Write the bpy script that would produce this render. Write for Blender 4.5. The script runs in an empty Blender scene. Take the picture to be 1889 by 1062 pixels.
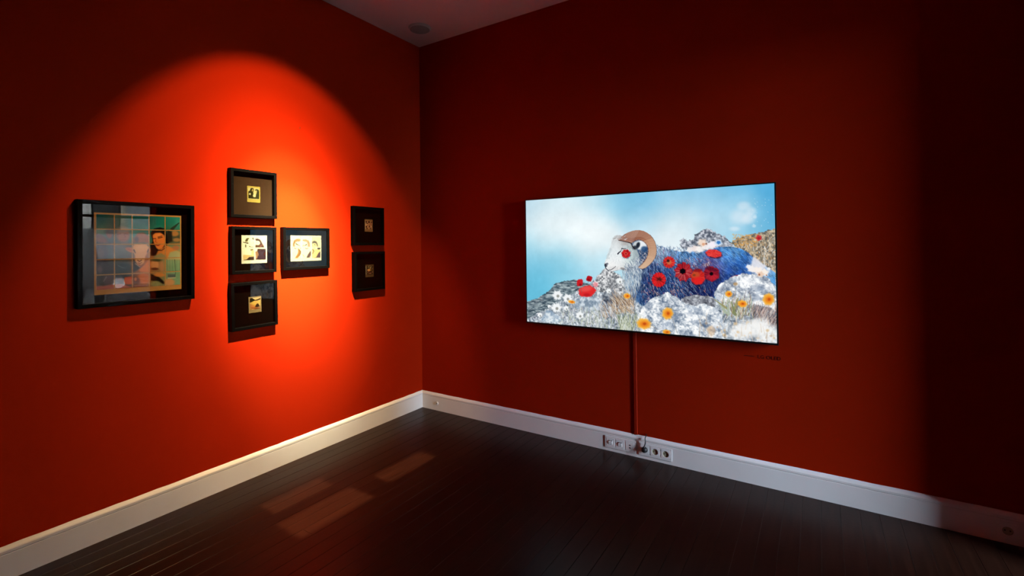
import bpy, bmesh, math, random
import numpy as np
from mathutils import Matrix, Vector

# ------------------------------------------------------------------ camera, world, exposure
scene = bpy.context.scene
COL = scene.collection
PW, PH = 1889, 1062
F_PX = 893.24
YAW, PITCH, ROLL = 0.58392, 0.010936, -0.011171
CAM = Vector((3.0960, -3.3701, 1.4851))

cam_data = bpy.data.cameras.new('camera')
cam_data.sensor_fit = 'HORIZONTAL'
cam_data.sensor_width = 36.0
cam_data.lens = F_PX / PW * 36.0
cam_data.shift_x = 24.60 / PW
cam_data.shift_y = -87.98 / PW
cam_data.clip_start = 0.05
cam = bpy.data.objects.new('camera', cam_data)
COL.objects.link(cam)
fw = Vector((-math.sin(YAW) * math.cos(PITCH), math.cos(YAW) * math.cos(PITCH), math.sin(PITCH)))
rt = Vector((math.cos(YAW), math.sin(YAW), 0))
up = rt.cross(fw)
r2 = rt * math.cos(ROLL) + up * math.sin(ROLL)
u2 = -rt * math.sin(ROLL) + up * math.cos(ROLL)
mw = Matrix((r2, u2, -fw)).transposed().to_4x4()
mw.translation = CAM
cam.matrix_world = mw
scene.camera = cam

SKY_STRENGTH = 212.0
PATCH_LAMP_WATT = 1500.0
SCREEN_STRENGTH = 1.0

world = bpy.data.worlds.new('world')
scene.world = world
world.use_nodes = True
wn = world.node_tree.nodes
wn['Background'].inputs['Color'].default_value = (0.66, 0.80, 1.0, 1)
wn['Background'].inputs['Strength'].default_value = SKY_STRENGTH

vs = scene.view_settings
vs.view_transform = 'Standard'
vs.look = 'None'
vs.exposure = 0.0
vs.gamma = 1.0
vs.use_curve_mapping = False

def portal(name, loc, w, h, rot):
    l = bpy.data.lights.new(name, 'AREA')
    l.shape = 'RECTANGLE'; l.size = w; l.size_y = h
    l.cycles.is_portal = True
    o = bpy.data.objects.new(name, l); COL.objects.link(o)
    o.location = loc; o.rotation_euler = rot
    return o
# daylight enters through the two street windows
portal('window_daylight', (6.53, -1.01, 1.485), 2.72, 0.40, (0, math.radians(90), 0))
portal('window_daylight', (6.53, -0.14, 1.27), 2.34, 1.04, (0, math.radians(90), 0))

# the ceiling spotlight on the photographs
SPOT_POS = Vector((1.228, -1.62, 3.18))
def spot(name, pos, aim, watt, size, blend, soft, color):
    l = bpy.data.lights.new(name, 'SPOT')
    l.energy = watt; l.color = color; l.spot_size = math.radians(size); l.spot_blend = blend; l.shadow_soft_size = soft
    o = bpy.data.objects.new(name, l); COL.objects.link(o)
    o.location = pos; o.rotation_euler = (Vector(aim) - Vector(pos)).to_track_quat('-Z', 'Y').to_euler()
    return o
# one lamp: the reflector's hot beam, its field and the spill around it
for watt_, size_, blend_, col_ in ((3600, 21, 1.0, (1.0, 1.0, 0.72)), (2300, 33, 1.0, (1.0, 0.98, 0.68)), (680, 46, 1.0, (1.0, 0.76, 0.42)),
                                   (430, 60, 1.0, (1.0, 0.66, 0.30)), (210, 73, 0.35, (1.0, 0.66, 0.30))):
    spot('spot_beam', SPOT_POS, (0, -1.33 if size_ < 50 else -1.42, 1.46 if size_ < 50 else 1.52), watt_, size_, blend_, 0.02, col_)

# ------------------------------------------------------------------ helpers
def lin(c):
    c = np.asarray(c, float)
    if c.max() > 1.001: c = c / 255.0
    return np.where(c <= 0.04045, c / 12.92, ((c + 0.055) / 1.055) ** 2.4)

def mat(name, color, rough=0.5, spec=0.5, metallic=0.0, noise=None, bump=None, coat=0.0):
    """principled material; noise=(scale, amount, stretch) varies the colour, bump=(scale, strength)"""
    m = bpy.data.materials.new(name); m.use_nodes = True
    nt = m.node_tree; N = nt.nodes; L = nt.links
    b = N['Principled BSDF']
    b.inputs['Base Color'].default_value = (*color, 1)
    b.inputs['Roughness'].default_value = rough
    b.inputs['Specular IOR Level'].default_value = spec
    b.inputs['Metallic'].default_value = metallic
    if coat: b.inputs['Coat Weight'].default_value = coat
    tc = N.new('ShaderNodeTexCoord')
    if noise:
        mp = N.new('ShaderNodeMapping'); mp.inputs['Scale'].default_value = noise[2]
        nz = N.new('ShaderNodeTexNoise'); nz.inputs['Scale'].default_value = noise[0]; nz.inputs['Detail'].default_value = 5
        L.new(tc.outputs['Object'], mp.inputs['Vector']); L.new(mp.outputs['Vector'], nz.inputs['Vector'])
        mr = N.new('ShaderNodeMapRange')
        mr.inputs['From Min'].default_value = 0.25; mr.inputs['From Max'].default_value = 0.75
        mr.inputs['To Min'].default_value = 1 - noise[1]; mr.inputs['To Max'].default_value = 1 + noise[1]
        L.new(nz.outputs['Fac'], mr.inputs['Value'])
        vm = N.new('ShaderNodeVectorMath'); vm.operation = 'SCALE'
        vm.inputs[0].default_value = color
        L.new(mr.outputs['Result'], vm.inputs['Scale'])
        L.new(vm.outputs['Vector'], b.inputs['Base Color'])
    if bump:
        nz2 = N.new('ShaderNodeTexNoise'); nz2.inputs['Scale'].default_value = bump[0]; nz2.inputs['Detail'].default_value = 3
        L.new(tc.outputs['Object'], nz2.inputs['Vector'])
        bp = N.new('ShaderNodeBump'); bp.inputs['Strength'].default_value = bump[1]; bp.inputs['Distance'].default_value = 0.002
        L.new(nz2.outputs['Fac'], bp.inputs['Height'])
        L.new(bp.outputs['Normal'], b.inputs['Normal'])
    return m

def paint_mat(name, emission=0.0, rough=0.4, spec=0.03):
    m = bpy.data.materials.new(name); m.use_nodes = True
    nt = m.node_tree; b = nt.nodes['Principled BSDF']
    a = nt.nodes.new('ShaderNodeAttribute'); a.attribute_name = 'print'
    b.inputs['Roughness'].default_value = rough
    b.inputs['Specular IOR Level'].default_value = spec
    if emission:
        b.inputs['Base Color'].default_value = (0.004, 0.004, 0.004, 1)
        nt.links.new(a.outputs['Color'], b.inputs['Emission Color'])
        b.inputs['Emission Strength'].default_value = emission
    else:
        nt.links.new(a.outputs['Color'], b.inputs['Base Color'])
    return m

def glass_mat(name='picture_glass', tint=(0.97, 0.98, 0.97)):
    m = bpy.data.materials.new(name); m.use_nodes = True
    nt = m.node_tree; N = nt.nodes; N.remove(N['Principled BSDF'])
    out = N['Material Output']
    tr = N.new('ShaderNodeBsdfTransparent'); tr.inputs['Color'].default_value = (*tint, 1)
    gl = N.new('ShaderNodeBsdfGlossy'); gl.inputs['Roughness'].default_value = 0.0
    fr = N.new('ShaderNodeFresnel'); fr.inputs['IOR'].default_value = 1.60
    mx = N.new('ShaderNodeMixShader')
    ge = N.new('ShaderNodeNewGeometry'); fs = N.new('ShaderNodeMath'); fs.operation = 'SUBTRACT'; fs.inputs[0].default_value = 1.0
    mu = N.new('ShaderNodeMath'); mu.operation = 'MULTIPLY'          # thin sheet: reflect once, at the outer face
    nt.links.new(ge.outputs['Backfacing'], fs.inputs[1]); nt.links.new(fr.outputs[0], mu.inputs[0]); nt.links.new(fs.outputs[0], mu.inputs[1])
    nt.links.new(mu.outputs[0], mx.inputs[0]); nt.links.new(tr.outputs[0], mx.inputs[1]); nt.links.new(gl.outputs[0], mx.inputs[2])
    nt.links.new(mx.outputs[0], out.inputs['Surface'])
    return m

M = {
    'red': mat('red_wall_paint', (0.228, 0.0098, 0.0015), 0.7, 0.0, noise=(1.3, 0.05, (1, 1, 1)), bump=(260, 0.12)),
    'ceiling': mat('bounce_tinted_ceiling_paint', (0.62, 0.42, 0.40), 0.8, 0.2, noise=(2, 0.03, (1, 1, 1))),  # white ceiling, tinted pink to carry the red walls' bounce light
    'skirting': mat('white_gloss_paint', (0.58, 0.555, 0.545), 0.42, 0.3, noise=(6, 0.03, (1, 1, 1))),
    'plank': mat('dark_stained_wood', (0.0135, 0.0046, 0.0026), 0.31, 0.13, noise=(9, 0.45, (5, 0.35, 5)), bump=(55, 0.12)),
    'joint': mat('dusty_joint', (0.03, 0.027, 0.026), 0.8, 0.2, noise=(14, 0.7, (1, 0.6, 1))),
    'frame': mat('black_lacquer', (0.0008, 0.0005, 0.0004), 0.5, 0.03, noise=(30, 0.2, (1, 1, 1))),
    'backing': mat('backing_board', (0.05, 0.035, 0.025), 0.8),
    'mat_black': mat('black_mat_board', (0.0011, 0.0006, 0.0004), 0.85, 0.0, noise=(80, 0.15, (1, 1, 1))),
    'mat_brown': mat('brown_mat_board', (0.0095, 0.0048, 0.0026), 0.85, 0.0, noise=(80, 0.12, (1, 1, 1))),
    'glass': glass_mat(),
    'tinted_glass': glass_mat('tinted_window_glass', (0.47, 0.45, 0.41)),
    'print': paint_mat('photo_print'),
    'screen': paint_mat('screen_picture', SCREEN_STRENGTH, 0.3, 0.15),
    'bezel': mat('black_bezel', (0.004, 0.004, 0.0045), 0.35, 0.5, noise=(40, 0.1, (1, 1, 1))),
    'edge': mat('dark_metal_edge', (0.03, 0.03, 0.035), 0.35, 0.5, 0.6),
    'raceway': mat('red_raceway_paint', (0.205, 0.0092, 0.0022), 0.5, 0.04, noise=(20, 0.05, (1, 1, 1))),
    'vinyl': mat('dark_vinyl', (0.012, 0.0015, 0.0012), 0.5, 0.1, noise=(90, 0.1, (1, 1, 1))),
    'socket': mat('white_plastic', (0.60, 0.575, 0.565), 0.35, 0.3, noise=(30, 0.02, (1, 1, 1))),
    'socket_in': mat('shaded_cream_plastic', (0.30, 0.26, 0.18), 0.45, 0.4, noise=(40, 0.04, (1, 1, 1))),  # cream darkened to carry the recess shade of the shallow wells
    'socket_dark': mat('dark_contact', (0.015, 0.013, 0.012), 0.5, 0.4, noise=(60, 0.1, (1, 1, 1))),
    'brass': mat('contact_metal', (0.45, 0.36, 0.2), 0.35, 0.5, 0.9),
    'rubber': mat('black_rubber', (0.006, 0.006, 0.0065), 0.45, 0.45, noise=(60, 0.1, (1, 1, 1))),
    'detector': mat('grey_plastic', (0.40, 0.36, 0.33), 0.6, 0.3, noise=(40, 0.04, (1, 1, 1))),
    'grille': mat('grey_grille', (0.22, 0.19, 0.17), 0.7, 0.2, noise=(300, 0.3, (1, 1, 1))),
    'lamp': mat('black_lamp_metal', (0.015, 0.015, 0.016), 0.4, 0.5, noise=(40, 0.1, (1, 1, 1))),
    'facade': mat('grey_render', (0.012, 0.012, 0.012), 0.9, 0.1, noise=(1.2, 0.25, (1, 1, 1))),
    'white_render': mat('white_render', (0.72, 0.70, 0.67), 0.9, 0.1, noise=(1.5, 0.06, (1, 1, 1))),
    'stone': mat('pale_stone', (0.14, 0.12, 0.09), 0.85, 0.1, noise=(3, 0.12, (1, 1, 1))),
    'dark_pane': mat('dark_pane', (0.02, 0.025, 0.03), 0.1, 0.5, noise=(3, 0.1, (1, 1, 1))),
    'paving': mat('street_paving', (0.17, 0.17, 0.165), 0.9, 0.1, noise=(4, 0.2, (1, 1, 1))),
    'carpaint': mat('silver_car_paint', (0.02, 0.021, 0.021), 0.5, 0.1, noise=(3, 0.04, (1, 1, 1))),
    'lampglass': mat('headlamp_glass', (0.75, 0.78, 0.8), 0.1, 0.6, noise=(30, 0.1, (1, 1, 1))),
    'winframe': mat('grey_window_frame', (0.20, 0.20, 0.20), 0.5, 0.4, noise=(20, 0.05, (1, 1, 1))),
}

def link(name, me, m=None, parent=None):
    o = bpy.data.objects.new(name, me); COL.objects.link(o)
    if m is not None and me is not None:
        me.materials.clear(); me.materials.append(M[m] if isinstance(m, str) else m)
    if parent is not None: o.parent = parent
    return o

def build(name, bm, m, parent=None, smooth=False):
    bmesh.ops.recalc_face_normals(bm, faces=bm.faces[:])
    me = bpy.data.meshes.new(name); bm.to_mesh(me); bm.free()
    if smooth:
        for p in me.polygons: p.use_smooth = True
    return link(name, me, m, parent)

def box(bm, x0, x1, y0, y1, z0, z1, bev=0.0, seg=2):
    r = bmesh.ops.create_cube(bm, size=1.0)
    vsx = r['verts']
    for v in vsx:
        v.co.x = x0 if v.co.x < 0 else x1
        v.co.y = y0 if v.co.y < 0 else y1
        v.co.z = z0 if v.co.z < 0 else z1
    if bev:
        es = list({e for v in vsx for e in v.link_edges})
        bmesh.ops.bevel(bm, geom=es, offset=bev, segments=seg, affect='EDGES', profile=0.6)
    return bm

def cyl(bm, c, r0, r1, depth, axis='Z', seg=32, bev=0.0):
    r = bmesh.ops.create_cone(bm, cap_ends=True, segments=seg, radius1=r0, radius2=r1, depth=depth)
    rot = {'Z': Matrix(), 'Y': Matrix.Rotation(math.radians(90), 4, 'X'), 'X': Matrix.Rotation(math.radians(90), 4, 'Y')}[axis]
    bmesh.ops.transform(bm, matrix=Matrix.Translation(c) @ rot, verts=r['verts'])
    if bev:
        es = [e for e in {e for v in r['verts'] for e in v.link_edges} if any(len(f.verts) > 4 for f in e.link_faces)]
        bmesh.ops.bevel(bm, geom=es, offset=bev, segments=2, affect='EDGES')
    return r['verts']

def tube(bm, pts, rad, seg=10):
    P = [Vector(p) for p in pts]; rings = []
    for i, p in enumerate(P):
        d = (P[min(i + 1, len(P) - 1)] - P[max(i - 1, 0)]).normalized()
        a = d.cross(Vector((0.31, 0.2, 0.93))).normalized(); b = d.cross(a)
        rr = rad[i] if isinstance(rad, (list, tuple)) else rad
        rings.append([bm.verts.new(p + (a * math.cos(t) + b * math.sin(t)) * rr) for t in [2 * math.pi * k / seg for k in range(seg)]])
    for A, B in zip(rings, rings[1:]):
        for k in range(seg):
            bm.faces.new((A[k], A[(k + 1) % seg], B[(k + 1) % seg], B[k]))
    bm.faces.new(rings[0]); bm.faces.new(rings[-1])

def empty(name, loc, rz=0.0):
    o = bpy.data.objects.new(name, None); COL.objects.link(o)
    o.empty_display_size = 0.05; o.location = loc; o.rotation_euler = (0, 0, rz)
    return o

def tag(o, label, cat, group=None):
    o['label'] = label; o['category'] = cat
    if group: o['group'] = group
    return o

def structure(o, label=None):
    o['kind'] = 'structure'
    if label: o['label'] = label
    return o

def B(name, dims, m, parent=None, bev=0.0):
    bm = bmesh.new(); box(bm, *dims, bev=bev)
    return build(name, bm, m, parent)

LEFT = math.radians(90)      # local x = right along the wall, -y = out of the wall, z = up
HC = 3.35

# ------------------------------------------------------------------ the setting
XP, XQ, XS = 4.60, 4.80, 6.50         # partition faces, street wall
YB, YF = -5.0, 1.7
structure(B('wall_left', (-0.2, 0, YB, 0.2, 0, HC), 'red'), 'matt red wall with the framed photographs')
structure(B('wall_right', (0, XP, 0, 0.2, 0, HC), 'red'), 'matt red wall with the television')
structure(B('wall_back', (-0.2, XS, YB - 0.2, YB, 0, HC), 'red'), 'red wall behind the viewer')

def wall_with_holes(name, x0, x1, y0, y1, holes, m):
    """upright wall slab normal to x; holes = (ya, yb, za, zb), sorted by y"""
    bm = bmesh.new(); y = y0
    for (a, b, za, zb) in holes:
        box(bm, x0, x1, y, a, 0, HC)
        if za > 0: box(bm, x0, x1, a, b, 0, za)
        box(bm, x0, x1, a, b, zb, HC)
        y = b
    box(bm, x0, x1, y, y1, 0, HC)
    return structure(build(name, bm, m))
wall_with_holes('wall_partition', XP, XQ, YB, YF + 0.2, [(-3.0, -0.40, 0, 2.62)], 'red')['label'] = 'red partition with a wide doorway to the street room'
wall_with_holes('wall_street', XS, XS + 0.2, YB, YF, [(-1.21, -0.81, 0.12, 2.85), (-0.66, 0.38, 0.08, 2.46)], 'red')['label'] = 'red street wall with two tall windows'
structure(B('wall_front', (XQ, XS + 0.2, YF, YF + 0.2, 0, HC), 'red'), 'red end wall of the street room')
structure(B('ceiling', (-0.2, XS + 0.2, YB - 0.2, YF + 0.2, HC, HC + 0.2), 'ceiling'), 'plain white plaster ceiling')

def window(name, y0, y1, z0, z1, bars, gl):
    e = structure(empty(name, (XS + 0.1, (y0 + y1) / 2, z0)), 'tall grey-framed street window')
    w, h, t = (y1 - y0), z1 - z0, 0.02
    bm = bmesh.new()
    box(bm, -.03, .03, -w / 2, -w / 2 + t, 0, h); box(bm, -.03, .03, w / 2 - t, w / 2, 0, h)
    box(bm, -.03, .03, -w / 2 + t, w / 2 - t, 0, t); box(bm, -.03, .03, -w / 2 + t, w / 2 - t, h - t, h)
    for b in bars: box(bm, -.025, .025, -w / 2 + t, w / 2 - t, b - .02, b + .02)
    build('window_frame', bm, 'winframe', e)
    B('pane', (-.004, .004, -w / 2 + t, w / 2 - t, t, h - t), gl, e)
window('window_1', -1.21, -0.81, 0.12, 2.85, [], 'glass')
window('window_2', -0.66, 0.38, 0.08, 2.46, [1.95], 'tinted_glass')

# floor: sub-floor showing in the joints, planks laid parallel to the picture wall
rng = random.Random(4)
floor = structure(B('floor', (-0.2, XS + 0.2, YB - 0.2, YF + 0.2, -0.2, -0.0022), 'joint'), 'dark stained narrow plank floor')
PITCHW = 0.0878
def plank_mesh(w, l):
    bm = bmesh.new()
    c = 0.0011
    lo = [(-w/2, 0), (w/2, 0), (w/2, l), (-w/2, l)]
    hi = [(-w/2 + c, c), (w/2 - c, c), (w/2 - c, l - c), (-w/2 + c, l - c)]
    rings = [[bm.verts.new((x, y, -0.0022)) for x, y in lo], [bm.verts.new((x, y, -0.0008)) for x, y in lo], [bm.verts.new((x, y, 0)) for x, y in hi]]
    for A, C in zip(rings, rings[1:]):
        for k in range(4): bm.faces.new((A[k], A[(k+1) % 4], C[(k+1) % 4], C[k]))
    bm.faces.new(rings[-1])
    bmesh.ops.recalc_face_normals(bm, faces=bm.faces[:])
    me = bpy.data.meshes.new('plank'); bm.to_mesh(me); bm.free()
    me.materials.append(M['plank'])
    return me
n = int(XP / PITCHW) + 1
for i in range(n):
    gap = 0.0017 if i % 2 else 0.0005
    x = (i + 0.5) * PITCHW + 0.012
    if x > XP: break
    y = 0.0
    cuts = sorted([-rng.uniform(1.2, 4.6)]) if rng.random() < 0.55 else []
    ends = [0.0] + ([cuts[0]] if cuts else []) + [YB]
    for a, b in zip(ends, ends[1:]):
        o = bpy.data.objects.new('plank', plank_mesh(PITCHW - gap, abs(b - a) - 0.0006)); COL.objects.link(o)
        o.parent = floor
        o.location = (x, b + 0.0003, rng.uniform(-0.0003, 0.0003))
B('board_area', (XP + .02, XS, YB, YF, -0.0022, 0), 'plank', floor)

# skirting boards: moulded profile, hand-painted top edge a little uneven
PROFILE = [(0, 0), (.0175, 0), (.0175, .1165), (.0150, .1180), (.0150, .1205), (.0180, .1225), (.0180, .1335), (.0150, .1385), (.0060, .1475), (0, .1515)]
def skirting(name, side, s0, s1, mitre0, seed, label):
    rg = random.Random(seed); bm = bmesh.new(); rings = []
    nseg = int((s1 - s0) / 0.06)
    for i in range(nseg + 1):
        s = s0 + (s1 - s0) * i / nseg; ring = []
        wob = rg.uniform(-.0012, .0012)
        for j, (t, z) in enumerate(PROFILE):
            ss = s + (t if (i == 0 and mitre0) else 0)
            zz = z + (wob if j >= 8 else 0)
            ring.append(bm.verts.new((ss, -t, zz) if side == 'right' else (t, -ss, zz)))
        rings.append(ring)
    k = len(PROFILE)
    for A, C in zip(rings, rings[1:]):
        for j in range(k): bm.faces.new((A[j], A[(j + 1) % k], C[(j + 1) % k], C[j]))
    bm.faces.new(rings[0]); bm.faces.new(rings[-1])
    return structure(build(name, bm, 'skirting'), label)
skirting('baseboard_right', 'right', 0, XP, True, 3, 'white moulded skirting board under the television wall')
skirting('baseboard_left', 'left', 0, 5.0, True, 8, 'white moulded skirting board under the photographs')

# the street outside, mirrored in the big frame's glass
ground = structure(B('ground', (XS + 0.2, 40, -25, 30, -0.25, -0.05), 'paving'), 'grey paved street outside the windows')
fb = empty('building', (17.0, 10.6, -0.05))
B('wall', (0, 1.0, -8.0, 8.0, 0, 9), 'facade', fb)
for yy in (-6.5, -3.9, -1.3, 1.3, 3.9, 6.5):
    for zz in (0.6, 4.4):
        fr_ = B('window', (-0.08, 0.0, yy - .75, yy + .75, zz, zz + 2.6), 'stone', fb)
        B('pane', (-0.1, -0.08, yy - .6, yy + .6, zz + .15, zz + 2.45), 'dark_pane', fr_)
tag(fb, 'grey rendered building across the street, seen only mirrored in glass', 'building')
added_house = empty('building', (17.0, 0.05, -0.05))  # added unseen house, dims the daylight that reaches the left wall
B('wall', (0, 1.0, -2.5, 2.5, 0, 9), 'white_render', added_house)
for zz in (0.9, 4.6):
    fr_ = B('window', (-0.06, 0.0, -1.9, -0.9, zz, zz + 2.2), 'stone', added_house)
    B('pane', (-0.08, -0.06, -1.8, -1.0, zz + .1, zz + 2.1), 'dark_pane', fr_)
B('cornice', (-0.25, 0.0, -2.5, 2.5, 8.6, 9.0), 'stone', added_house)
tag(added_house, 'added white rendered house hiding sky from the left wall, outside the view', 'building')
# van parked nose towards the window
vn = empty('van', (10.4, 1.75, -0.05))
prof = [(0.0, .35), (0.0, .85), (.12, 1.02), (.95, 1.22), (1.55, 1.98), (1.9, 2.08), (4.6, 2.05), (4.75, 1.8), (4.75, .35)]
bm = bmesh.new()
for hw, sc_ in ((0.92, 1),):
    A = [bm.verts.new((x, -hw + (0.12 if z > 1.3 else 0), z)) for x, z in prof]
    C = [bm.verts.new((x, hw - (0.12 if z > 1.3 else 0), z)) for x, z in prof]
    bm.faces.new(A); bm.faces.new(C)
    for k in range(len(prof)): bm.faces.new((A[k], A[(k+1) % len(prof)], C[(k+1) % len(prof)], C[k]))
bmesh.ops.recalc_face_normals(bm, faces=bm.faces[:])
bmesh.ops.bevel(bm, geom=bm.edges[:], offset=0.06, segments=3, affect='EDGES')
build('body', bm, 'carpaint', vn, True)
bm = bmesh.new()
q = [(1.0, -.74, 1.30), (1.0, .74, 1.30), (1.49, .68, 1.92), (1.49, -.68, 1.92)]
vv = [bm.verts.new((x - .03, y, z + .02)) for x, y, z in q] + [bm.verts.new((x + .03, y, z - .02)) for x, y, z in q]
for f in ((0,1,2,3), (7,6,5,4), (0,4,5,1), (1,5,6,2), (2,6,7,3), (3,7,4,0)): bm.faces.new([vv[k] for k in f])
build('windscreen', bm, 'dark_pane', vn)
for s in (-1, 1):
    bm = bmesh.new(); cyl(bm, Vector((.0, s * .66, .78)), .12, .10, .08, 'X'); build('headlamp', bm, 'lampglass', vn, False)
    for wx in (.85, 3.8):
        bm = bmesh.new(); cyl(bm, Vector((wx, s * .82, .33)), .33, .33, .22, 'Y', bev=.03); build('wheel', bm, 'rubber', vn)
B('bumper', (-.06, .1, -.9, .9, .3, .56), 'rubber', vn, .03)
B('grille', (-.03, .05, -.45, .45, .66, .86), 'rubber', vn, .01)
tag(vn, 'pale silver van parked outside, seen only mirrored in glass', 'van')

# ------------------------------------------------------------------ picture painting (flat prints and the screen image)
def homography(src, dst):
    A = []
    for (x, y), (u, v) in zip(src, dst):
        A.append([x, y, 1, 0, 0, 0, -u * x, -u * y, -u]); A.append([0, 0, 0, x, y, 1, -v * x, -v * y, -v])
    return np.linalg.svd(np.array(A, float))[2][-1].reshape(3, 3)

class Canvas:
    def __init__(self, w, h, quad, seed=0):
        self.w, self.h = w, h
        self.H = homography(quad, [(0, 0), (w, 0), (w, h), (0, h)])
        self.Hi = np.linalg.inv(self.H)
        self.a = np.zeros((h, w, 3)); self.r = np.random.RandomState(seed); self.cache = {}
        yy, xx = np.mgrid[0:h, 0:w] + 0.5
        self.xx, self.yy = xx, yy
        s = np.stack([xx, yy, np.ones_like(xx)], -1) @ self.Hi.T
        self.sx, self.sy = s[..., 0] / s[..., 2], s[..., 1] / s[..., 2]     # source coordinates of every pixel
    def p(self, P):
        P = np.atleast_2d(np.asarray(P, float)); q = np.c_[P, np.ones(len(P))] @ self.H.T
        return q[:, :2] / q[:, 2:]
    def scale(self, c):
        a, b, d = self.p([c, (c[0] + 1, c[1]), (c[0], c[1] + 1)])
        return 0.5 * (np.hypot(*(b - a)) + np.hypot(*(d - a)))
    def noise(self, cell, oct=4, ax=1.0, seed=None):
        """value noise 0..1, cell in canvas pixels"""
        r = np.random.RandomState(seed) if seed is not None else self.r
        out = np.zeros((self.h, self.w)); amp = 1.0; tot = 0
        for o in range(oct):
            cx, cy = max(cell * ax, 1.0), max(cell, 1.0)
            gw, gh = int(self.w / cx) + 3, int(self.h / cy) + 3
            g = r.rand(gh, gw)
            fx, fy = self.xx / cx, self.yy / cy
            ix, iy = fx.astype(int), fy.astype(int); tx, ty = fx - ix, fy - iy
            tx, ty = tx * tx * (3 - 2 * tx), ty * ty * (3 - 2 * ty)
            out += amp * ((g[iy, ix] * (1 - tx) + g[iy, ix + 1] * tx) * (1 - ty) + (g[iy + 1, ix] * (1 - tx) + g[iy + 1, ix + 1] * tx) * ty)
            tot += amp; amp *= 0.55; cell /= 2.1
        return out / tot
    def blend(self, mask, color, alpha=1.0):
        c = np.asarray(color, float)
        if c.ndim == 1: c = c / 255.0
        m = (mask * alpha)[..., None]
        self.a = self.a * (1 - m) + c * m
    def inside(self, P, dx=0, dy=0):
        q = self.p(P); x, y = self.xx + dx, self.yy + dy
        m = np.zeros((self.h, self.w), bool)
        for (x0, y0), (x1, y1) in zip(q, np.roll(q, -1, 0)):
            if y0 == y1: continue
            m ^= ((y0 > y) != (y1 > y)) & (x < (x1 - x0) * (y - y0) / (y1 - y0) + x0)
        return m.astype(float)
    def blur(self, m, k):
        for _ in range(2):
            for ax in (0, 1):
                c = np.cumsum(np.concatenate([np.repeat(np.take(m, [0], ax), k + 1, ax), m, np.repeat(np.take(m, [-1], ax), k, ax)], ax), ax)
                n_ = m.shape[ax]
                m = (np.take(c, range(2 * k + 1, 2 * k + 1 + n_), ax) - np.take(c, range(0, n_), ax)) / (2 * k + 1)
        return m
    def poly(self, P, color, alpha=1.0, soft=0, warp=0.0, cell=14):
        dx = dy = 0
        if warp:
            if cell not in self.cache: self.cache[cell] = self.noise(cell, 3) - .5
            k1, k2 = self.r.randint(20, 300, 2)
            dx = np.roll(self.cache[cell], k1, 0) * warp; dy = np.roll(self.cache[cell], k2, 1) * warp
        m = self.inside(P, dx, dy)
        if soft: m = self.blur(m, soft)
        self.blend(m, color, alpha)
        return m
    def ell(self, c, rx, ry, color, alpha=1.0, soft=0.15, rot=0.0, wob=0.0, pet=0):
        R_ = max(rx, ry) * (1 + soft + 2 * wob) + 1
        q = self.p([(c[0] - R_, c[1] - R_), (c[0] + R_, c[1] - R_), (c[0] + R_, c[1] + R_), (c[0] - R_, c[1] + R_)])
        x0, y0 = np.maximum(q.min(0).astype(int) - 1, 0); x1, y1 = np.minimum(q.max(0).astype(int) + 2, (self.w, self.h))
        if x1 <= x0 or y1 <= y0: return
        sl_ = (slice(y0, y1), slice(x0, x1))
        dx, dy = self.sx[sl_] - c[0], self.sy[sl_] - c[1]
        cr, sr = math.cos(rot), math.sin(rot)
        a, b = (dx * cr + dy * sr) / rx, (-dx * sr + dy * cr) / ry
        r = np.hypot(a, b)
        if pet:
            th = np.arctan2(b, a); r = r / (1 + wob * np.sin(pet * th + c[0]) + 0.5 * wob * np.sin((2 * pet + 1) * th + c[1]))
        m = np.clip((1 + soft - r) / (2 * soft), 0, 1); m = (m * m * (3 - 2 * m) * alpha)[..., None]
        self.a[sl_] = self.a[sl_] * (1 - m) + np.asarray(color, float) / 255.0 * m
    def stroke(self, p0, p1, w0, w1, color, alpha=1.0, bend=0.0):
        q = self.p([p0, p1]); s = self.scale(p0)
        self._seg(q[0], q[1], w0 * s, w1 * s, color, alpha, bend)
    def _seg(self, a, b, w0, w1, color, alpha, bend=0.0):
        if bend:
            mid = (a + b) / 2 + bend * np.array([-(b - a)[1], (b - a)[0]])
            wm = (w0 + w1) / 2
            self._seg(a, mid, w0, wm, color, alpha); self._seg(mid, b, wm, w1, color, alpha); return
        wm = max(w0, w1) + 1.5
        x0, x1 = int(min(a[0], b[0]) - wm), int(max(a[0], b[0]) + wm) + 2
        y0, y1 = int(min(a[1], b[1]) - wm), int(max(a[1], b[1]) + wm) + 2
        x0, y0, x1, y1 = max(x0, 0), max(y0, 0), min(x1, self.w), min(y1, self.h)
        if x1 <= x0 or y1 <= y0: return
        X, Y = self.xx[y0:y1, x0:x1], self.yy[y0:y1, x0:x1]
        d = b - a; L2 = d @ d + 1e-9
        t = np.clip(((X - a[0]) * d[0] + (Y - a[1]) * d[1]) / L2, 0, 1)
        dist = np.hypot(X - a[0] - t * d[0], Y - a[1] - t * d[1])
        m = (np.clip(w0 + (w1 - w0) * t - dist + 0.5, 0, 1) * alpha)[..., None]
        self.a[y0:y1, x0:x1] = self.a[y0:y1, x0:x1] * (1 - m) + np.asarray(color, float) / 255.0 * m
    def line(self, pts, w0, w1, color, alpha=1.0):
        n_ = len(pts) - 1
        for k in range(n_):
            self.stroke(pts[k], pts[k + 1], w0 + (w1 - w0) * k / n_, w0 + (w1 - w0) * (k + 1) / n_, color, alpha)
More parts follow.
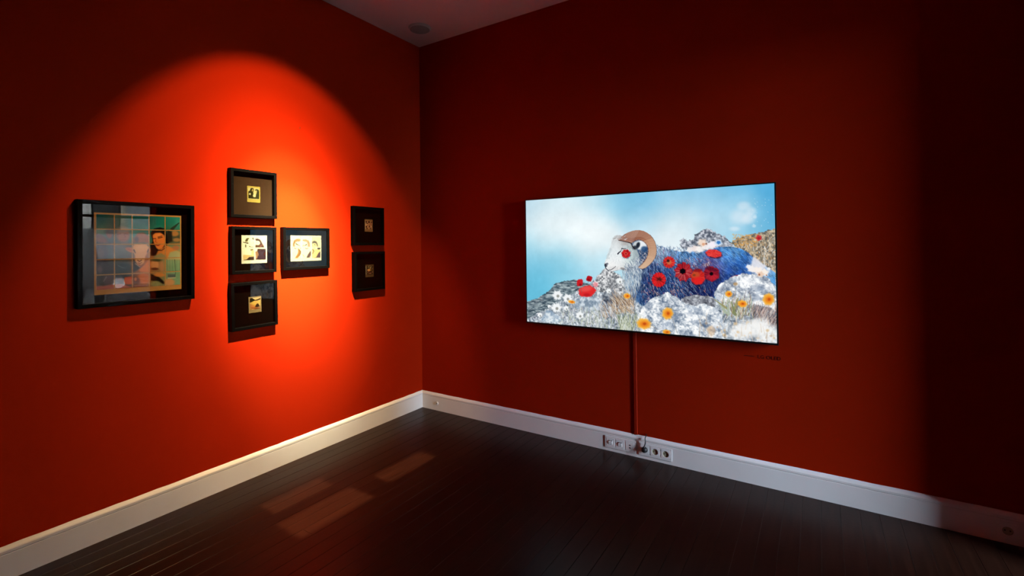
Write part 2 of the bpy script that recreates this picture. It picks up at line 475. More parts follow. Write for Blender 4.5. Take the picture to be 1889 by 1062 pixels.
    def field(self, pts, sigma=60.0):
        """smooth colour field through control points (x, y, r, g, b) in source coordinates"""
        num = np.zeros_like(self.a); den = 0
        for x, y, r, g, b in pts:
            w_ = np.exp(-((self.sx - x) ** 2 + (self.sy - y) ** 2) / (2 * sigma ** 2)) + 1e-7 / (1 + ((self.sx - x) ** 2 + (self.sy - y) ** 2) / 1e4)
            num += w_[..., None] * np.array([r, g, b]) / 255.0; den = den + w_
        return num / den[..., None]
    def sample(self, nu, nv, u0=0., u1=1., v0=0., v1=1.):
        """linear colours on a (nv+1) x (nu+1) vertex grid, box filtered"""
        U = np.linspace(u0, u1, nu + 1) * self.w; V = np.linspace(v0, v1, nv + 1) * self.h
        hu, hv = (u1 - u0) * self.w / nu / 2, (v1 - v0) * self.h / nv / 2
        c = lin(np.clip(self.a, 0, 1))
        I = np.zeros((self.h + 1, self.w + 1, 3)); I[1:, 1:] = c.cumsum(0).cumsum(1)
        def edge(p, lo, hi): return np.clip(np.round(p), lo, hi).astype(int)
        xa, xb = edge(U - hu, edge(u0 * self.w, 0, self.w), self.w - 1), None
        xa = np.clip(np.round(U - hu), round(u0 * self.w), round(u1 * self.w) - 1).astype(int)
        xb = np.maximum(np.clip(np.round(U + hu), 0, round(u1 * self.w)).astype(int), xa + 1)
        ya = np.clip(np.round(V - hv), round(v0 * self.h), round(v1 * self.h) - 1).astype(int)
        yb = np.maximum(np.clip(np.round(V + hv), 0, round(v1 * self.h)).astype(int), ya + 1)
        S = I[yb][:, xb] - I[ya][:, xb] - I[yb][:, xa] + I[ya][:, xa]
        return S / ((yb - ya)[:, None] * (xb - xa)[None, :])[..., None]

def print_mesh(name, cols, x0, x1, z0, z1, y):
    """upright grid in local x-z with a colour attribute; cols[v, u] from the top row down"""
    nv, nu = cols.shape[0] - 1, cols.shape[1] - 1
    X, Z = np.meshgrid(np.linspace(x0, x1, nu + 1), np.linspace(z1, z0, nv + 1))
    co = np.stack([X, np.full_like(X, y), Z], -1).reshape(-1, 3)
    i = (np.arange(nv)[:, None] * (nu + 1) + np.arange(nu)[None, :]).ravel()
    faces = np.stack([i, i + nu + 1, i + nu + 2, i + 1], -1)
    me = bpy.data.meshes.new(name)
    me.vertices.add(len(co)); me.vertices.foreach_set('co', co.ravel().astype(np.float32))
    me.loops.add(faces.size); me.loops.foreach_set('vertex_index', faces.ravel().astype(np.int32))
    me.polygons.add(len(faces)); me.polygons.foreach_set('loop_start', (np.arange(len(faces)) * 4).astype(np.int32))
    me.update(calc_edges=True)
    at = me.color_attributes.new('print', 'FLOAT_COLOR', 'POINT')
    at.data.foreach_set('color', np.c_[cols.reshape(-1, 3), np.ones(len(co))].ravel().astype(np.float32))
    return me

def paint_screen():
    quad = [(60.5, 141), (1415.5, 52), (1428.7, 932), (60.5, 808)]
    c = Canvas(1180, 664, quad, 11); R = c.r
    h7 = lambda *P: [(442.4 + .2778 * x, 265.4 + .2778 * y) for x, y in P]      # head close-up
    b6 = lambda *P: [(678.3 + .3333 * x, 353.9 + .3333 * y) for x, y in P]      # fleece close-up
    l8 = lambda *P: [(29.5 + .4166 * x, 471.8 + .4166 * y) for x, y in P]       # lower left close-up
    t8 = lambda *P: [(884.7 + .3055 * x, 265.4 + .3055 * y) for x, y in P]      # right hill close-up
    d8 = lambda *P: [(619.3 + .4371 * x, 707.8 + .4371 * y) for x, y in P]      # bottom strip close-up
    lit = lambda n_, a, b, lo=.3, hi=.7: (np.array(a)[None, None] + np.clip((n_ - lo) / (hi - lo), 0, 1)[..., None] * (np.array(b) - np.array(a))[None, None]) / 255.0
    # sky
    sky = c.field([(60, 150, 190, 219, 232), (250, 170, 205, 228, 236), (330, 260, 238, 244, 245), (200, 300, 232, 241, 243), (150, 330, 220, 235, 240), (420, 330, 238, 244, 245), (90, 400, 165, 212, 228),
                   (330, 400, 226, 238, 241), (480, 300, 232, 240, 242), (80, 480, 108, 184, 212), (250, 470, 120, 192, 217), (100, 600, 104, 188, 216), (300, 540, 140, 203, 224), (450, 500, 180, 218, 232),
                   (420, 160, 190, 222, 234), (560, 150, 140, 200, 225), (700, 130, 106, 178, 215), (680, 180, 120, 188, 220), (900, 110, 122, 186, 220), (850, 170, 165, 210, 230),
                   (700, 250, 214, 231, 238), (900, 240, 220, 234, 239), (880, 330, 226, 236, 240), (1040, 170, 178, 214, 231), (1060, 110, 120, 185, 220), (1120, 250, 176, 214, 231), (1000, 290, 200, 226, 236),
                   (1210, 200, 190, 221, 235), (1250, 250, 160, 208, 231), (1200, 110, 100, 178, 218), (1400, 70, 84, 168, 212), (1390, 230, 92, 172, 214), (1330, 300, 120, 188, 220), (1150, 330, 165, 210, 230)], 70)
    c.a = sky + (c.noise(90, 4)[..., None] - .5) * .07
    for (x, y, rx, ry) in ((1250, 175, 34, 22), (1290, 205, 26, 22), (1275, 245, 34, 26), (1230, 235, 50, 40), (1310, 235, 10, 9), (1305, 285, 10, 8), (1200, 300, 26, 12)):
        c.ell((x, y), rx, ry, (222, 232, 240), .55, .6)
    c.a += (c.noise(26, 3)[..., None] - .5) * .02
    for _ in range(26):
        x, y = R.uniform(1290, 1415), R.uniform(120, 290); c.ell((x, y), 2, 2, (225, 236, 244), .5, .5)
    # far rock peak and right hill
    n1, n2, n3 = c.noise(15, 4), c.noise(8, 3), c.noise(30, 4)
    c.poly(t8((60, 470), (60, 320), (120, 270), (200, 330), (300, 300), (310, 220), (400, 180), (500, 110), (600, 120), (720, 190), (830, 230), (900, 300), (980, 350), (1050, 420), (700, 520)), lit(n2, (84, 92, 106), (204, 208, 217), .28, .72), 1, 0, 16, 8)
    c.poly(t8((950, 360), (1080, 280), (1250, 225), (1450, 185), (1700, 120), (1760, 110), (1770, 1060), (1400, 900), (1100, 480)), lit(n2, (98, 96, 90), (206, 188, 160), .28, .74), 1, 0, 14, 8)
    for _ in range(520):
        x, y = R.uniform(1185, 1420), R.uniform(320, 560)
        if y < 400 - (x - 1180) * .35 + R.uniform(0, 20): continue
        col = [(206, 168, 112), (228, 214, 196), (120, 116, 104), (190, 140, 86), (88, 92, 92), (232, 232, 228)][R.randint(6)]
        a_ = R.uniform(-2.3, -.8); L_ = R.uniform(8, 26)
        c.stroke((x, y), (x + L_ * math.cos(a_), y + L_ * math.sin(a_)), 1.5, .6, col, .75)
    for _ in range(150):
        x, y = R.uniform(1190, 1330), R.uniform(330, 400); c.ell((x, y), R.uniform(2, 6), R.uniform(2, 4), (214, 160, 88), .55, .5)
    c.ell((1331, 350), 15, 15, (196, 52, 58), 1, .25, 0, .12, 5)
    c.ell((1331, 352), 7, 6, (150, 32, 44), .8, .4)
    # left mountain
    c.poly([(55, 700), (120, 680), (180, 640), (215, 600), (260, 585), (330, 575), (400, 600), (470, 640), (470, 830), (55, 830)], lit(c.noise(7, 4, 3.0), (62, 80, 92), (168, 182, 186), .3, .72), 1, 0, 10, 10)
    for _ in range(260):
        x, y = R.uniform(60, 400), R.uniform(600, 800); L_ = R.uniform(14, 40)
        c.stroke((x, y), (x + L_, y + L_ * R.uniform(-.45, .3)), 2.2, .8, [(70, 88, 100), (190, 200, 202), (120, 136, 140), (52, 66, 78)][R.randint(4)], .5) if y > 700 - (x - 60) * .4 else None
    # ground base: pale rock and shrub
    ground_top = [(55, 800), (110, 770), (170, 740), (230, 700), (330, 650), (400, 600), (450, 560), (480, 520), (510, 520), (560, 545), (610, 590), (700, 740), (900, 690), (1095, 680), (1100, 620), (1180, 560), (1420, 560), (1440, 960), (55, 960)]
    c.poly(ground_top, lit(.6 * n2 + .4 * n3, (78, 92, 108), (226, 232, 237), .26, .70), 1, 0, 22, 9)
    c.poly([(430, 640), (450, 560), (490, 515), (560, 545), (640, 620), (640, 720), (560, 660)], lit(n2, (92, 96, 102), (232, 233, 234), .25, .72), 1, 0, 18, 8)
    # rocks on the left
    c.poly(l8((720, 520), (900, 450), (1040, 520), (1090, 600), (1000, 660), (800, 680), (690, 620)), lit(n1, (120, 138, 156), (206, 216, 224), .3, .7), 1, 1, 14)
    c.poly(l8((1040, 480), (1160, 360), (1260, 420), (1330, 560), (1240, 640), (1140, 600)), lit(n1, (62, 70, 84), (160, 168, 176), .3, .7), .95, 1, 14)
    c.poly(l8((300, 720), (340, 650), (420, 680), (560, 800), (430, 830), (250, 800)), lit(n1, (128, 152, 176), (226, 234, 238), .3, .7), .9, 1, 14)
    # ---- ram: body
    body = [(640, 470), (700, 470), (775, 395), (800, 392), (850, 412), (900, 425), (960, 418), (1010, 425), (1060, 415), (1110, 400), (1170, 396), (1230, 408), (1275, 432), (1310, 470), (1360, 500), (1418, 540), (1420, 600), (1300, 580), (1180, 600), (1100, 640), (1085, 680), (900, 690), (800, 700), (700, 725), (655, 690), (625, 640), (600, 570), (600, 520)]
    bm_ = c.inside(body)
    shade = c.field([(650, 500, 150, 165, 178), (620, 600, 150, 172, 186), (655, 660, 70, 112, 160), (720, 540, 30, 50, 98), (720, 640, 22, 42, 90), (800, 420, 150, 172, 194), (850, 500, 56, 86, 138), (850, 620, 38, 66, 118), (900, 440, 92, 136, 182), (960, 440, 84, 134, 184),
                     (980, 520, 66, 86, 140), (1000, 640, 22, 32, 78), (1080, 600, 30, 48, 102), (1080, 500, 88, 78, 128), (1150, 440, 70, 132, 196), (1200, 420, 104, 160, 206), (1250, 470, 36, 100, 180), (1180, 510, 46, 86, 158), (1200, 560, 32, 68, 134), (1280, 500, 34, 92, 172), (1320, 500, 214, 216, 224), (1350, 520, 186, 198, 216), (1400, 560, 62, 134, 190)], 38)
    shade = np.clip(shade * (.48 + 1.0 * c.noise(11, 3)[..., None]), 0, 1)
    c.blend(bm_, shade)
    inside = lambda x, y: 0 <= int(y) < c.h and 0 <= int(x) < c.w and bm_[int(y), int(x)] > 0
    pts = np.c_[R.uniform(595, 1422, 9500), R.uniform(388, 730, 9500)]
    q = c.p(pts)
    for (x, y), (qx, qy) in zip(pts, q):
        if not inside(qx, qy): continue
        base = shade[int(qy), int(qx)] * 255
        t = np.clip((x - 640) / 500, 0, 1)
        a_ = (1.45 * (1 - t) + .75 * t) + R.normal(0, .38 - .22 * t)
        if x < 680: a_ = 1.5 + R.normal(0, .25)
        if x > 1000 and y > 560: a_ = 1.35 + R.normal(0, .15)
        L_ = R.uniform(12, 34)
        k = R.rand()
        contrast = 1.0 if x < 1000 else .65
        if k < .33: col = base * (1 - .55 * contrast) + np.array([8, 14, 40])
        elif k < .62: col = base + (np.array([196, 224, 244]) - base) * R.uniform(.1, .7) * contrast
        elif k < .66 and 700 < x < 1080: col = np.array([R.uniform(150, 205), R.uniform(110, 150), R.uniform(110, 150)])
        else: col = base + R.uniform(-16, 22)
        c.stroke((x, y), (x + L_ * math.cos(a_), y + L_ * math.sin(a_)), R.uniform(1.0, 1.9), .5, np.clip(col, 0, 255), .8)
    for _ in range(170):       # loose tips along the back
        x = R.uniform(775, 1010); y = 398 + (x - 775) * .12 + R.uniform(-6, 10)
        c.stroke((x, y), (x + R.uniform(-8, 12), y - R.uniform(4, 14)), 1.6, .5, [(60, 84, 120), (150, 180, 205), (226, 234, 240)][R.randint(3)], .8)
    for _ in range(120):       # pink-brown tufts below the flowers
        x, y = R.choice([740, 870, 960, 1040]) + R.normal(0, 26), R.normal(0, 22)
        y += 640 if x < 920 else 500
        c.stroke((x, y), (x + R.uniform(-4, 12), y + R.uniform(6, 18)), 1.6, .6, [(206, 160, 146), (150, 92, 88), (238, 214, 206), (120, 60, 84)][R.randint(4)], .7)
    # white rump
    c.poly([(1296, 452), (1330, 470), (1372, 505), (1330, 540), (1275, 530), (1290, 490)], (228, 226, 230), .85, 2, 14)
    # ---- head
    head = h7((330, 300), (305, 400), (270, 510), (235, 600), (200, 700), (165, 800), (172, 860), (205, 910), (240, 955), (330, 965), (430, 935), (540, 915), (640, 900), (760, 860), (840, 770), (870, 640), (880, 520), (800, 420), (700, 400), (600, 300), (470, 240), (390, 250))
    hm = c.poly(head, c.field([(545, 370, 214, 222, 224), (520, 430, 222, 230, 232), (505, 500, 232, 236, 238), (560, 460, 228, 234, 236), (620, 480, 205, 222, 222), (640, 440, 190, 206, 206), (660, 400, 150, 160, 164), (560, 520, 236, 232, 230), (620, 520, 200, 196, 196), (680, 460, 168, 186, 190), (540, 345, 190, 192, 194), (590, 350, 170, 160, 156)], 28), 1, 1, 6)
    for _ in range(900):
        x, y = R.uniform(490, 690), R.uniform(330, 540); qx, qy = c.p((x, y))[0]
        if not (0 <= int(qy) < c.h and 0 <= int(qx) < c.w) or hm[int(qy), int(qx)] < .6: continue
        a_ = 2.0 - (x - 490) / 200 * .8 + R.normal(0, .3); L_ = R.uniform(5, 15)
        c.stroke((x, y), (x + L_ * math.cos(a_), y + L_ * math.sin(a_)), 1.1, .5, [(244, 246, 246), (168, 180, 182), (206, 216, 218), (150, 160, 164)][R.randint(4)], .45)
    for _ in range(420):       # throat wool
        x, y = R.uniform(585, 690), R.uniform(515, 650)
        if x > 610 + (650 - y) * .6 + 40: continue
        c.stroke((x, y), (x + R.uniform(-3, 8), y + R.uniform(12, 30)), 1.7, .6, [(226, 232, 234), (150, 170, 182), (196, 206, 212), (92, 120, 150)][R.randint(4)], .6)
    c.line(h7((500, 900), (580, 930), (660, 920), (700, 890)), 6, 3, (104, 96, 96), .5)
    c.ell(h7((600, 920))[0], 28, 9, (120, 112, 110), .4, .7)
    c.ell(h7((800, 690))[0], 18, 44, (132, 144, 154), .5, .8, .2)
    for _ in range(420):       # cheek wool running into the neck
        x, y = h7((R.uniform(560, 900), R.uniform(640, 960)))[0]
        if (x - 597) * .55 + (y - 443) < 52 + R.uniform(-8, 8): continue
        a_ = 1.25 + R.normal(0, .3); L_ = R.uniform(9, 22)
        c.stroke((x, y), (x + L_ * math.cos(a_), y + L_ * math.sin(a_)), 1.8, .5, [(232, 236, 238), (168, 182, 192), (206, 214, 218), (110, 130, 152), (70, 90, 124)][R.randint(5)], .6)
    c.ell(h7((430, 760))[0], 44, 26, (236, 238, 238), .45, .8); c.ell(h7((380, 500))[0], 22, 40, (228, 234, 236), .5, .8, .3)
    # muzzle, mouth, eye
    c.ell(h7((192, 838))[0], 8, 10, (30, 34, 48), 1, .3, -.3); c.ell(h7((218, 812))[0], 7, 6, (40, 46, 62), .95, .4, -.4)
    c.ell(h7((285, 830))[0], 22, 18, (240, 240, 238), .6, .7); c.line(h7((215, 700), (250, 620), (290, 520)), 5, 6, (176, 190, 196), .45)
    c.ell(h7((330, 900))[0], 26, 10, (206, 204, 204), .6, .6)
    c.line(h7((180, 860), (195, 905), (235, 940), (290, 930), (340, 900), (385, 862)), 2.6, 1.6, (34, 40, 60), .95)
    c.line(h7((240, 955), (320, 965), (400, 945), (440, 925)), 1.6, 1.2, (120, 120, 128), .6)
    c.line(h7((430, 612), (455, 585), (490, 560)), 4.2, 2.6, (24, 26, 52), .95); c.line(h7((505, 505), (545, 512), (590, 512)), 3.0, 1.8, (24, 26, 52), .95); c.line(h7((490, 545), (520, 500)), 1.8, 1.6, (60, 60, 84), .8)
    c.ell(h7((560, 470))[0], 16, 8, (196, 204, 208), .7, .5)
    c.line(h7((380, 300), (350, 320)), 2, 1, (110, 100, 96), .6)
    # wool and ear inside the horn curl
    c.poly(h7((700, 420), (760, 350), (880, 335), (970, 390), (1030, 500), (1030, 600), (960, 720), (860, 780), (850, 640), (800, 520)), (70, 92, 124), 1, 1)
    for _ in range(130):
        x, y = h7((R.uniform(850, 1030), R.uniform(500, 760)))[0]
        c.stroke((x, y), (x + R.uniform(-6, 8), y + R.uniform(4, 14)), 1.6, .6, [(40, 56, 92), (150, 160, 176), (204, 196, 200), (24, 36, 64)][R.randint(4)], .8)
    c.ell(h7((880, 440))[0], 34, 26, (226, 232, 236), 1, .25)
    c.ell(h7((790, 440))[0], 17, 19, (196, 202, 206), 1, .3)
    c.ell(h7((830, 440))[0], 10, 17, (26, 34, 48), .95, .4, .3)
    c.ell(h7((770, 490))[0], 14, 11, (40, 48, 60), .9, .5)
    c.ell(h7((950, 520))[0], 18, 16, (40, 74, 116), .85, .4)
    # horn
    outer = h7((440, 330), (560, 225), (640, 185), (720, 158), (790, 143), (860, 142), (940, 160), (1010, 195), (1070, 240), (1120, 300), (1160, 370), (1185, 450), (1195, 540), (1188, 620), (1160, 700), (1110, 770), (1050, 835), (980, 890), (910, 915), (860, 905))
    inner = h7((445, 350), (520, 358), (590, 372), (640, 385), (695, 402), (730, 378), (775, 350), (830, 336), (880, 340), (930, 362), (975, 400), (1010, 450), (1028, 510), (1030, 570), (1018, 640), (990, 705), (950, 765), (900, 820), (860, 855), (832, 878))
    for k in range(19):
        f = k / 18
        cc = np.array([150, 96, 78]) * (1 - f) + np.array([196, 152, 122]) * f if f < .5 else np.array([190, 146, 116]) * (1 - f) * 2 + np.array([216, 186, 158]) * (2 * f - 1)
        if k < 5: cc = np.array([166, 124, 108]) + k * 2
        c.poly([outer[k], outer[k + 1], inner[k + 1], inner[k]], cc, 1)
    O, I_ = np.array(outer), np.array(inner)
    for k in np.arange(0, 18.9, .27):
        i = int(k); f = k - i; o_ = O[i] * (1 - f) + O[i + 1] * f; n_ = I_[i] * (1 - f) + I_[i + 1] * f
        d = n_ + (o_ - n_) * .98
        al = .75 if k < 8 else (.5 if k < 14 else .28)
        c.stroke(tuple(d), tuple(n_ + (o_ - n_) * .15), .9, .7, (96, 54, 42), al * R.uniform(.5, 1))
        g = k + .13; i = min(int(g), 18); f = g - i; o_ = O[i] * (1 - f) + O[i + 1] * f; n_ = I_[i] * (1 - f) + I_[i + 1] * f
        c.stroke(tuple(o_), tuple(n_ + (o_ - n_) * .4), .8, .6, (226, 192, 168), .45)
    for a_, b_ in zip(inner[3:], inner[4:]): c.stroke(a_, b_, 3.2, 3.0, (92, 56, 50), .38)
    for a_, b_ in zip(outer[8:], outer[9:]): c.stroke(a_, b_, 1.4, 1.2, (60, 48, 56), .6)
    c.line(h7((450, 345), (540, 362), (640, 385), (695, 405), (715, 460), (760, 510)), 2.2, 3.0, (44, 26, 34), .85)
    for _ in range(60):
        x, y = h7((R.uniform(350, 600), R.uniform(200, 340)))[0]
        if y < 352 - (x - 540) * .35: continue
        c.stroke((x, y), (x + R.uniform(6, 16), y - R.uniform(2, 8)), 1.3, .5, [(226, 226, 226), (150, 132, 124), (110, 92, 88)][R.randint(3)], .7)
    # ---- flowers
    def flower(cx, cy, rx, ry, col, dark, centre=None, pet=11, wob=.07, rot=0):
        c.ell((cx + 2, cy + 3), rx * 1.02, ry * 1.04, (30, 26, 50), .5, .18, rot, wob, pet)
        m = c.ell((cx, cy), rx, ry, col, 1, .07, rot, wob, pet)
        n_ = int(26 + rx)
        for _ in range(n_):
            th = R.uniform(0, 6.283); r0, r1 = R.uniform(.25, .5), R.uniform(.75, .98)
            k = R.rand(); cl = np.array(dark) if k < .5 else np.array(col) + np.array([22, 26, 24])
            c.stroke((cx + rx * r0 * math.cos(th), cy + ry * r0 * math.sin(th)), (cx + rx * r1 * math.cos(th), cy + ry * r1 * math.sin(th)), .9, 1.6, np.clip(cl, 0, 255), .5)
        if centre: c.ell((cx, cy), rx * centre[3], ry * centre[3], centre[:3], .95, .25, 0, .12, 7)
    e = h7((590, 610))[0]; flower(e[0], e[1], 24, 23, (196, 34, 38), (120, 14, 26), (206, 74, 66, .42), 7, .08)
    c.ell(e, 4, 4, (110, 14, 24), .9, .4)
    e = b6((490, 385))[0]; flower(e[0], e[1], 32, 31, (206, 50, 44), (140, 20, 30), (196, 110, 70, .42), 13, .09)
    e = b6((475, 362))[0]; c.ell(e, 8, 8, (52, 26, 30), .9, .4)
    e = b6((320, 675))[0]; flower(e[0], e[1], 38, 40, (206, 34, 36), (140, 16, 26), (176, 44, 40, .45), 15, .05)
    e = b6((330, 665))[0]; c.ell(e, 15, 9, (52, 22, 26), .75, .5, .2, .3, 5)
    e = b6((725, 545))[0]; flower(e[0], e[1], 46, 50, (166, 32, 42), (98, 14, 30), None, 9, .10)
    for _ in range(26):
        th = R.uniform(-.9, 3.4); c.stroke((e[0] + 17 * math.cos(th), e[1] + 17 * math.sin(th)), (e[0] + 44 * math.cos(th), e[1] + 46 * math.sin(th)), .7, .7, (228, 150, 146), .5)
    c.ell(b6((712, 535))[0], 16, 15, (10, 10, 16), 1, .2, 0, .1, 6)
    e = b6((1185, 580))[0]; flower(e[0], e[1], 42, 40, (146, 28, 46), (84, 12, 34), None, 6, .07)
    c.poly(b6((1060, 500), (1120, 450), (1220, 480), (1305, 530), (1250, 545), (1150, 520)), (92, 20, 44), .75, 1)
    c.ell(b6((1200, 640))[0], 26, 15, (200, 44, 56), .6, .5)
    c.ell(b6((1182, 578))[0], 10, 10, (16, 10, 16), 1, .3)
    e = b6((960, 630))[0]; flower(e[0], e[1], 38, 42, (198, 44, 38), (140, 24, 28), None, 8, .05)
    c.ell(b6((925, 600))[0], 22, 20, (190, 78, 44), .9, .35); c.ell(b6((960, 690))[0], 32, 20, (218, 40, 40), .85, .4); c.ell(b6((900, 600))[0], 8, 6, (110, 60, 30), .7, .5)
    c.ell(b6((950, 520))[0], 26, 9, (120, 24, 34), .7, .5)
    c.ell(b6((1225, 262))[0], 45, 19, (96, 22, 44), .8, .25, .15)
    e = b6((1222, 242))[0]; flower(e[0], e[1], 43, 21, (218, 62, 58), (176, 34, 40), None, 7, .05, .14)
    c.ell((1200, 566), 28, 9, (170, 40, 66), .9, .4, -.3)
    for (x, y, r, col) in ((955, 415, 18, (238, 232, 230)), (985, 408, 20, (240, 226, 222)), (1010, 412, 20, (244, 240, 236)), (1040, 400, 18, (240, 236, 236)), (1070, 392, 22, (240, 236, 240)), (1024, 376, 24, (240, 218, 200)), (1082, 385, 18, (240, 232, 240)), (1112, 376, 20, (206, 226, 244)), (1112, 375, 11, (48, 112, 184)), (1030, 384, 9, (214, 160, 128)), (1045, 382, 5, (120, 60, 40))):
        c.ell((x, y), r, r * .85, col, .9, .35, 0, .1, 5)
    # ---- foreground rocks
    rk = .42 * c.noise(24, 4) + .58 * c.noise(7, 4)
    rock = lambda: np.roll(rk, R.randint(40, 400), 1)
    c.poly([(905, 690), (930, 672), (1000, 664), (1070, 672), (1100, 690), (1090, 730), (1000, 730), (930, 710)], lit(rock(), (70, 72, 82), (188, 192, 200), .3, .7), 1, 0, 8)
    c.poly([(640, 900), (660, 790), (690, 740), (730, 690), (790, 665), (835, 650), (880, 672), (905, 700), (960, 725), (1030, 712), (1100, 735), (1130, 780), (1150, 960), (640, 960)], lit(.6 * rock() + .4 * n3, (92, 110, 134), (246, 249, 250), .31, .60), 1, 0, 14)
    c.poly([(1088, 650), (1120, 600), (1180, 568), (1240, 548), (1320, 552), (1390, 575), (1430, 650), (1430, 740), (1330, 720), (1230, 712), (1130, 700), (1095, 680)], lit(.6 * rock() + .4 * n3, (90, 104, 126), (244, 247, 249), .31, .60), 1, 0, 14)
    rocks = c.inside([(640, 900), (660, 790), (690, 740), (730, 690), (790, 665), (835, 650), (880, 672), (905, 700), (960, 725), (1030, 712), (1100, 735), (1130, 780), (1150, 960), (640, 960)]) + c.inside([(1088, 650), (1120, 600), (1180, 568), (1240, 548), (1320, 552), (1390, 575), (1430, 650), (1430, 740), (1330, 720), (1230, 712), (1130, 700), (1095, 680)])
    for k in range(64):        # facets and ledges
        x, y = (R.uniform(650, 1140), R.uniform(665, 860)) if k % 5 < 3 else (R.uniform(1095, 1425), R.uniform(560, 720))
        r_ = R.uniform(16, 46); n_ = R.randint(4, 7); th0 = R.uniform(0, 6)
        m_ = c.inside([(x + r_ * R.uniform(.6, 1.2) * math.cos(th0 + 6.283 * q_ / n_), y + .62 * r_ * R.uniform(.6, 1.2) * math.sin(th0 + 6.283 * q_ / n_)) for q_ in range(n_)])
        c.blend(c.blur(m_, 1) * np.clip(rocks, 0, 1), [(246, 249, 251), (112, 128, 152), (250, 251, 252), (168, 182, 200)][k % 4], .42)
    for _ in range(420):
        x, y = R.uniform(690, 1425), R.uniform(570, 860)
        c.stroke((x, y), (x + R.normal(0, 10), y + R.normal(0, 7)), 1.6, .6, [(86, 100, 124), (250, 251, 252), (150, 162, 178)][R.randint(3)], .4) if (y > 670 or x > 1100) else None
    for (x, y, r, col) in ((1290, 520, 20, (240, 234, 230)), (1325, 530, 24, (244, 234, 226)), (1360, 540, 24, (246, 234, 222)), (1275, 508, 14, (236, 236, 240)), (1340, 550, 18, (228, 200, 178)), (1385, 520, 10, (236, 238, 240))):
        c.ell((x, y), r, r * .8, col, .95, .35, 0, .14, 5)
    c.ell((1333, 552), 5, 6, (146, 84, 56), .8, .4); c.ell((1372, 555), 4, 4, (150, 96, 66), .8, .4)
    c.line([(1362, 505), (1358, 460), (1366, 425), (1385, 415)], 1.6, 1.0, (226, 230, 232), .85)
    # grass tufts
    def grass(n_, x0, x1, y0, y1, cols, lean=0, L0=25, L1=70, w=1.6, al=.7):
        for _ in range(n_):
            x, y = R.uniform(x0, x1), R.uniform(y0, y1); L_ = R.uniform(L0, L1); a_ = -1.57 + lean + R.normal(0, .3)
            c.stroke((x, y), (x + L_ * math.cos(a_), y + L_ * math.sin(a_)), w, .5, cols[R.randint(len(cols))], al, R.uniform(-.12, .12))
    TAN = [(196, 168, 138), (226, 208, 184), (150, 122, 98), (112, 94, 80)]
    GRN = [(150, 160, 128), (196, 202, 178), (112, 122, 92), (214, 218, 206)]
    WHT = [(236, 238, 240), (206, 214, 220), (160, 170, 176), (178, 168, 168)]
    grass(180, 545, 650, 690, 770, TAN, -.5, 30, 90)
    grass(120, 460, 560, 720, 800, TAN + WHT, -.2, 20, 50)
    grass(170, 240, 470, 740, 830, WHT + GRN, 0, 15, 45)
    grass(150, 560, 680, 790, 880, GRN, .05, 25, 75, 2.0)
    grass(120, 350, 560, 800, 870, GRN + WHT, .1, 15, 45)
    for (x, y, r) in ((228, 663, 27), (283, 680, 25), (222, 732, 27), (130, 772, 14), (183, 725, 10), (570, 585, 18), (350, 775, 22), (440, 600, 15), (510, 640, 14), (275, 735, 14)):
        c.ell((x + 2, y + 3), r, r * .95, (150, 160, 166), .6, .3, 0, .12, 6)
        c.ell((x, y), r * .95, r * .9, (240, 243, 244), .95, .25, 0, .14, 6)
        c.ell((x + 3, y + 5), r * .28, r * .3, (110, 112, 104), .7, .5)
    c.ell((438, 605), 14, 14, (224, 130, 138), .8, .4, 0, .12, 5)
    c.ell((391, 642), 47, 31, (216, 48, 50), 1, .1, -.15, .05, 5); c.ell((385, 628), 34, 14, (232, 104, 98), .6, .6, -.15); c.ell((390, 662), 18, 9, (170, 26, 34), .6, .5)
    c.ell((352, 594), 17, 21, (196, 34, 42), 1, .15, .4, .07, 4); c.ell((404, 572), 17, 16, (178, 26, 36), 1, .15, -.4, .07, 4)
    c.ell((355, 606), 7, 7, (110, 16, 28), .7, .5); c.ell((400, 578), 8, 6, (120, 16, 28), .7, .5)
    c.line([(356, 614), (362, 650)], 1.2, 1, (90, 100, 90), .7); c.line([(398, 588), (394, 615)], 1.2, 1, (90, 100, 90), .7)
    # right foreground: leaves, dry stems, blurred white bloom
    grass(150, 1130, 1300, 700, 800, GRN + TAN, .1, 25, 70, 2.4)
    for (p0, p1, w_) in (((1150, 760), (1105, 700), 9), ((1160, 740), (1090, 690), 7), ((1190, 760), (1215, 680), 8), ((1165, 770), (1160, 690), 8), ((1200, 770), (1180, 700), 9)):
        c.stroke(p0, p1, w_, 2, [(150, 148, 104), (128, 134, 96), (166, 178, 160)][R.randint(3)], .9)
    c.poly([(1300, 715), (1380, 730), (1430, 760), (1430, 860), (1370, 800), (1290, 770)], (92, 80, 84), .55, 3, 16)
    grass(130, 1290, 1425, 740, 850, [(206, 178, 168), (128, 100, 92), (226, 214, 206), (88, 74, 76)], .3, 20, 60)
    for (x, y, rx, ry) in ((1290, 850, 80, 40), (1380, 880, 70, 50), (1230, 870, 60, 40), (1330, 820, 50, 30)):
        c.ell((x, y), rx, ry, (240, 240, 238), .8, .5)
    for _ in range(46):
        x, y = R.uniform(1000, 1420), R.uniform(800, 930)
        L_ = R.uniform(20, 55); c.stroke((x, y), (x + R.normal(0, 10), y - L_), R.uniform(1.5, 4), 1, [(206, 184, 158), (226, 214, 200), (176, 150, 120)][R.randint(3)], .5)
    for _ in range(24):
        c.ell((R.uniform(1020, 1420), R.uniform(810, 920)), R.uniform(4, 10), R.uniform(4, 9), [(206, 170, 120), (196, 168, 140), (226, 206, 180)][R.randint(3)], .6, .6)
    c.poly([(1040, 850), (1075, 830), (1095, 860), (1070, 900)], (206, 174, 140), .6, 3)
